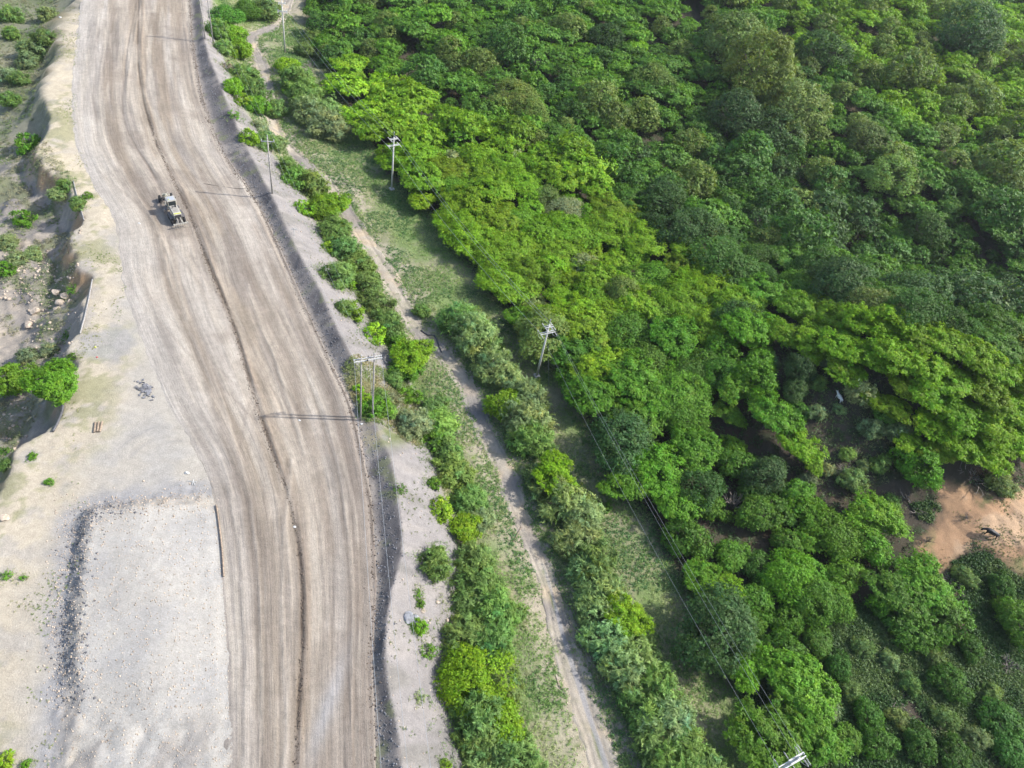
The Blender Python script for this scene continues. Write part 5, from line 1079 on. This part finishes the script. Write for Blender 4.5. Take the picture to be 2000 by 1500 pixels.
# dark debris pile, white litter and small markers
dp = hit(283, 762)
for k in range(1):
    rng = np.random.default_rng(31); m = MB()
    for _ in range(70):
        a = rng.normal(0, 1.0); b_ = rng.normal(0, .7); m.box((a*.55+.35*b_, -b_*.8, .05+.08*rng.random()), tuple(rng.uniform(.08, .42, 3)*(1, 1, .35)), Matrix.Rotation(rng.uniform(0, 3), 3, 'Z') @ Matrix.Rotation(rng.uniform(-.3, .3), 3, 'X'))
    o = m.build('slab_debris', M['rockd']); o.location = dp; tag(o, 'small scatter of dark grey broken slabs west of the haul road', None, None, 'stuff')
m = MB(); q = hit(376, 944)
for a, b_ in (((-.6, 0), (.5, .12)), ((.0, .4), (.2, -.4)), ((.1, .1), (.5, -.35))): m.tube([(a[0], a[1], .06), (b_[0], b_[1], .1)], .04, 5)
o = m.build('white_stakes', M['white']); o.location = q; tag(o, 'white painted stakes lying crossed above the gravel pad', 'stakes')
def bag(px, py, s, mat, label, name='litter_bag'):
    q = hit(px, py); bm = bmesh.new(); bmesh.ops.create_icosphere(bm, subdivisions=2, radius=s); rn = random.Random(int(px))
    for v in bm.verts: v.co = Vector((v.co.x*rn.uniform(.8, 1.3), v.co.y*rn.uniform(.5, .9), max(v.co.z, -.1*s)*.5*rn.uniform(.7, 1.3)))
    me = bpy.data.meshes.new(name); bm.to_mesh(me); bm.free(); o = link(name, me, M[mat]); o.location = q+Vector((0, 0, .30 if float(hat(q.x, q.y)) < -.2 and py < 1200 and 200 < px < 720 else .06)); tag(o, label, 'litter' if name == 'litter_bag' else 'marker'); return o
bag(366, 927, .28, 'white', 'crumpled white sack just above the crossed white stakes'); bag(273, 441, .26, 'white', 'white stone like sack on the haul road left of the grader')
bag(585, 827, .2, 'white', 'small white sack on the haul road near the wooden pole shadow'); bag(576, 1035, .2, 'white', 'small white scrap beside the dark furrow above the bottom bend')
bag(187, 680, .14, 'hi', 'yellow marker on the grey gravel patch', 'marker_flag'); bag(190, 699, .13, 'red', 'red marker on the grey gravel patch', 'marker_flag')
bag(706, 831, .18, 'white', 'white lump at the foot of the wooden pole pair'); bag(118, 35, .35, 'white', 'white sheet caught on the edge of the far western cliff')

# ------------------------------------------------------------------ cattle
def cow(name, px, py, ang, L, mat, label, group, head_down):
    p = hit(px, py); o_ = empty(name, p, 0); bpy.data.objects.remove(o_)
    bm = bmesh.new(); s = L/2.0; VV = []; RR = []; EE = []
    def v(x, y, z, r): VV.append((x*s, y*s, z*s)); RR.append(r*s); return len(VV)-1
    def e(a, b): EE.append((a, b))
    hip = v(-.72, 0, 1.02, .27); bel = v(-.2, 0, .97, .33); ch = v(.38, 0, 1.0, .33); sh = v(.62, 0, 1.08, .26); e(hip, bel); e(bel, ch); e(ch, sh)
    if head_down: n1 = v(.92, 0, .98, .17); hd = v(1.18, .06, .72, .13); mz = v(1.34, .10, .47, .085)
    else: n1 = v(.92, 0, 1.25, .17); hd = v(1.16, 0, 1.38, .13); mz = v(1.44, 0, 1.24, .085)
    e(sh, n1); e(n1, hd); e(hd, mz)
    for s_ in (-1, 1):
        er = v(VV[hd][0]/s-.04, s_*.24, VV[hd][2]/s+.06, .035); e(hd, er)
        k = .10*s_
        a = v(.50, s_*.17, .72, .13); b = v(.50+k, s_*.18, .40, .075); c = v(.48+k, s_*.18, .06, .06); e(ch, a); e(a, b); e(b, c)
        a = v(-.74, s_*.18, .74, .16); b = v(-.66-k, s_*.19, .50, .09); d = v(-.80-k, s_*.19, .34, .065); c = v(-.76-k, s_*.19, .06, .06); e(hip, a); e(a, b); e(b, d); e(d, c)
    t1 = v(-1.0, 0, 1.02, .05); t2 = v(-1.08, .03, .62, .03); t3_ = v(-1.06, .03, .42, .05); e(hip, t1); e(t1, t2); e(t2, t3_)
    me = bpy.data.meshes.new(name); me.from_pydata(VV, EE, []); o = link(name, me, None); me.materials.append(M[mat])
    sk = o.modifiers.new('skin', 'SKIN'); 
    for i, r in enumerate(RR): me.skin_vertices[0].data[i].radius = (r, r)
    me.skin_vertices[0].data[0].use_root = True
    sb = o.modifiers.new('sub', 'SUBSURF'); sb.levels = 2; sb.render_levels = 2
    o.location = p; o.rotation_euler = (0, 0, ang)
    for s_ in (-1, 1):
        b = MB(); h_ = Vector(VV[hd]); b.tube([h_+Vector((0, s_*.08*s, .08*s)), h_+Vector((.02*s, s_*.2*s, .16*s)), h_+Vector((.06*s, s_*.22*s, .28*s))], [.03*s, .022*s, .008*s], 6); b.build('horn', M['concrete'], o, True)
    tag(o, label, 'cow', group); return o
a = hit(1918, 1034); b = hit(1942, 1043); ang = math.atan2(a.y-b.y, a.x-b.x)
cow('cow', 1930, 1046, ang, 2.0, 'hide_b', 'black cow grazing on the bare soil slope at lower right', 'grazing cattle', True)
a = hit(1633, 764); b = hit(1636, 781); ang = math.atan2(a.y-b.y, a.x-b.x)
cow('cow', 1635, 782, ang+.3, 1.5, 'hide_w', 'white cow standing in the shaded clearing left of the pale sage bush', 'grazing cattle', False)

# ------------------------------------------------------------------ labels that point at one plant each
MARKS = [('the leaning white pole', 1050, 730), ('the upright white pole', 766, 365), ('the farthest white pole', 557, 100), ('the white cow', 1634, 772), ('the black cow', 1930, 1042), ('the tall olive dome', 1010, 175),
         ('the tall lime green tree', 1240, 50), ('the huge dark dome', 1900, 45), ('the largest olive crown', 1490, 120), ('the bare grey tree', 1432, 988), ('the bottom edge pole', 1560, 1480), ('the wooden pole pair', 716, 821),
         ('the single wooden pole', 532, 378), ('the largest brush heap', 1900, 930), ('the bent black pipe', 840, 665), ('the grey boulders', 800, 1212), ('the motor grader', 340, 415), ('the hollow boulder pile', 120, 590),
         ('the pinkish boulder', 10, 1016), ('the wide middle olive dome', 1745, 330), ('the very dark round tree', 1640, 520), ('the small white cross post', 575, 462), ('the curved black pipe', 115, 810), ('the lower brush heap', 1782, 985),
         ('the top left corner', 0, 0), ('the top right corner', 2000, 0), ('the lower right corner', 2000, 1500), ('the purplish bare bush', 1972, 1300), ('the distant pole pair', 408, 60)]
ORD = ['nearest', 'second', 'third', 'fourth', 'fifth', 'sixth', 'seventh', 'eighth', 'ninth', 'tenth', 'eleventh', 'twelfth', 'thirteenth', 'fourteenth', 'fifteenth', 'sixteenth', 'seventeenth', 'eighteenth', 'nineteenth', 'twentieth',
       'twenty-first', 'twenty-second', 'twenty-third', 'twenty-fourth', 'twenty-fifth', 'twenty-sixth', 'twenty-seventh', 'twenty-eighth', 'twenty-ninth', 'thirtieth']
buck = {}
for q in PLANTS:
    if q['label']: continue
    d = [math.hypot(q['x']-m[1], q['y']-m[2]) for m in MARKS]; i = int(np.argmin(d)); dx, dy = q['x']-MARKS[i][1], q['y']-MARKS[i][2]
    side = ('to the right of' if dx > 0 else 'to the left of') if abs(dx) > abs(dy) else ('below' if dy > 0 else 'above')
    buck.setdefault((i, side, q['sp'], q['tone']), []).append((d[i], q))
for (i, side, sp, tone), L in buck.items():
    L.sort(key=lambda t: t[0])
    for n, (_, q) in enumerate(L):
        o_ = '' if len(L) == 1 else (ORD[n]+' ' if n < len(ORD) else 'far ')
        q['label'] = ('%s%s %s %s %s' % (o_, TONE[tone], NOUN[sp], side, MARKS[i][0]))
        if len(L) == 1: q['label'] = 'only '+q['label']
CAT = dict(A='tree', C='tree', G='tree', B='shrub', D='bush', S='bush')
for q in PLANTS: tag(q['o'], q['label'], CAT[q['sp']], q['group'] or 'scattered bushes')

# ------------------------------------------------------------------ haze
hb_ = MB().box((100, 1000, 35), (4000, 4400, 130)); hz = hb_.build('haze', None); tag(hz, 'thin pale haze in the air', None, None, 'stuff')
m = bpy.data.materials.new('haze_air'); m.use_nodes = True; N = m.node_tree.nodes; N.remove(N['Principled BSDF'])
pv = N.new('ShaderNodeVolumePrincipled'); pv.inputs['Color'].default_value = (.88, .93, 1, 1); pv.inputs['Density'].default_value = .00008; pv.inputs['Anisotropy'].default_value = .2
m.node_tree.links.new(pv.outputs[0], N['Material Output'].inputs['Volume']); hz.data.materials.append(m)
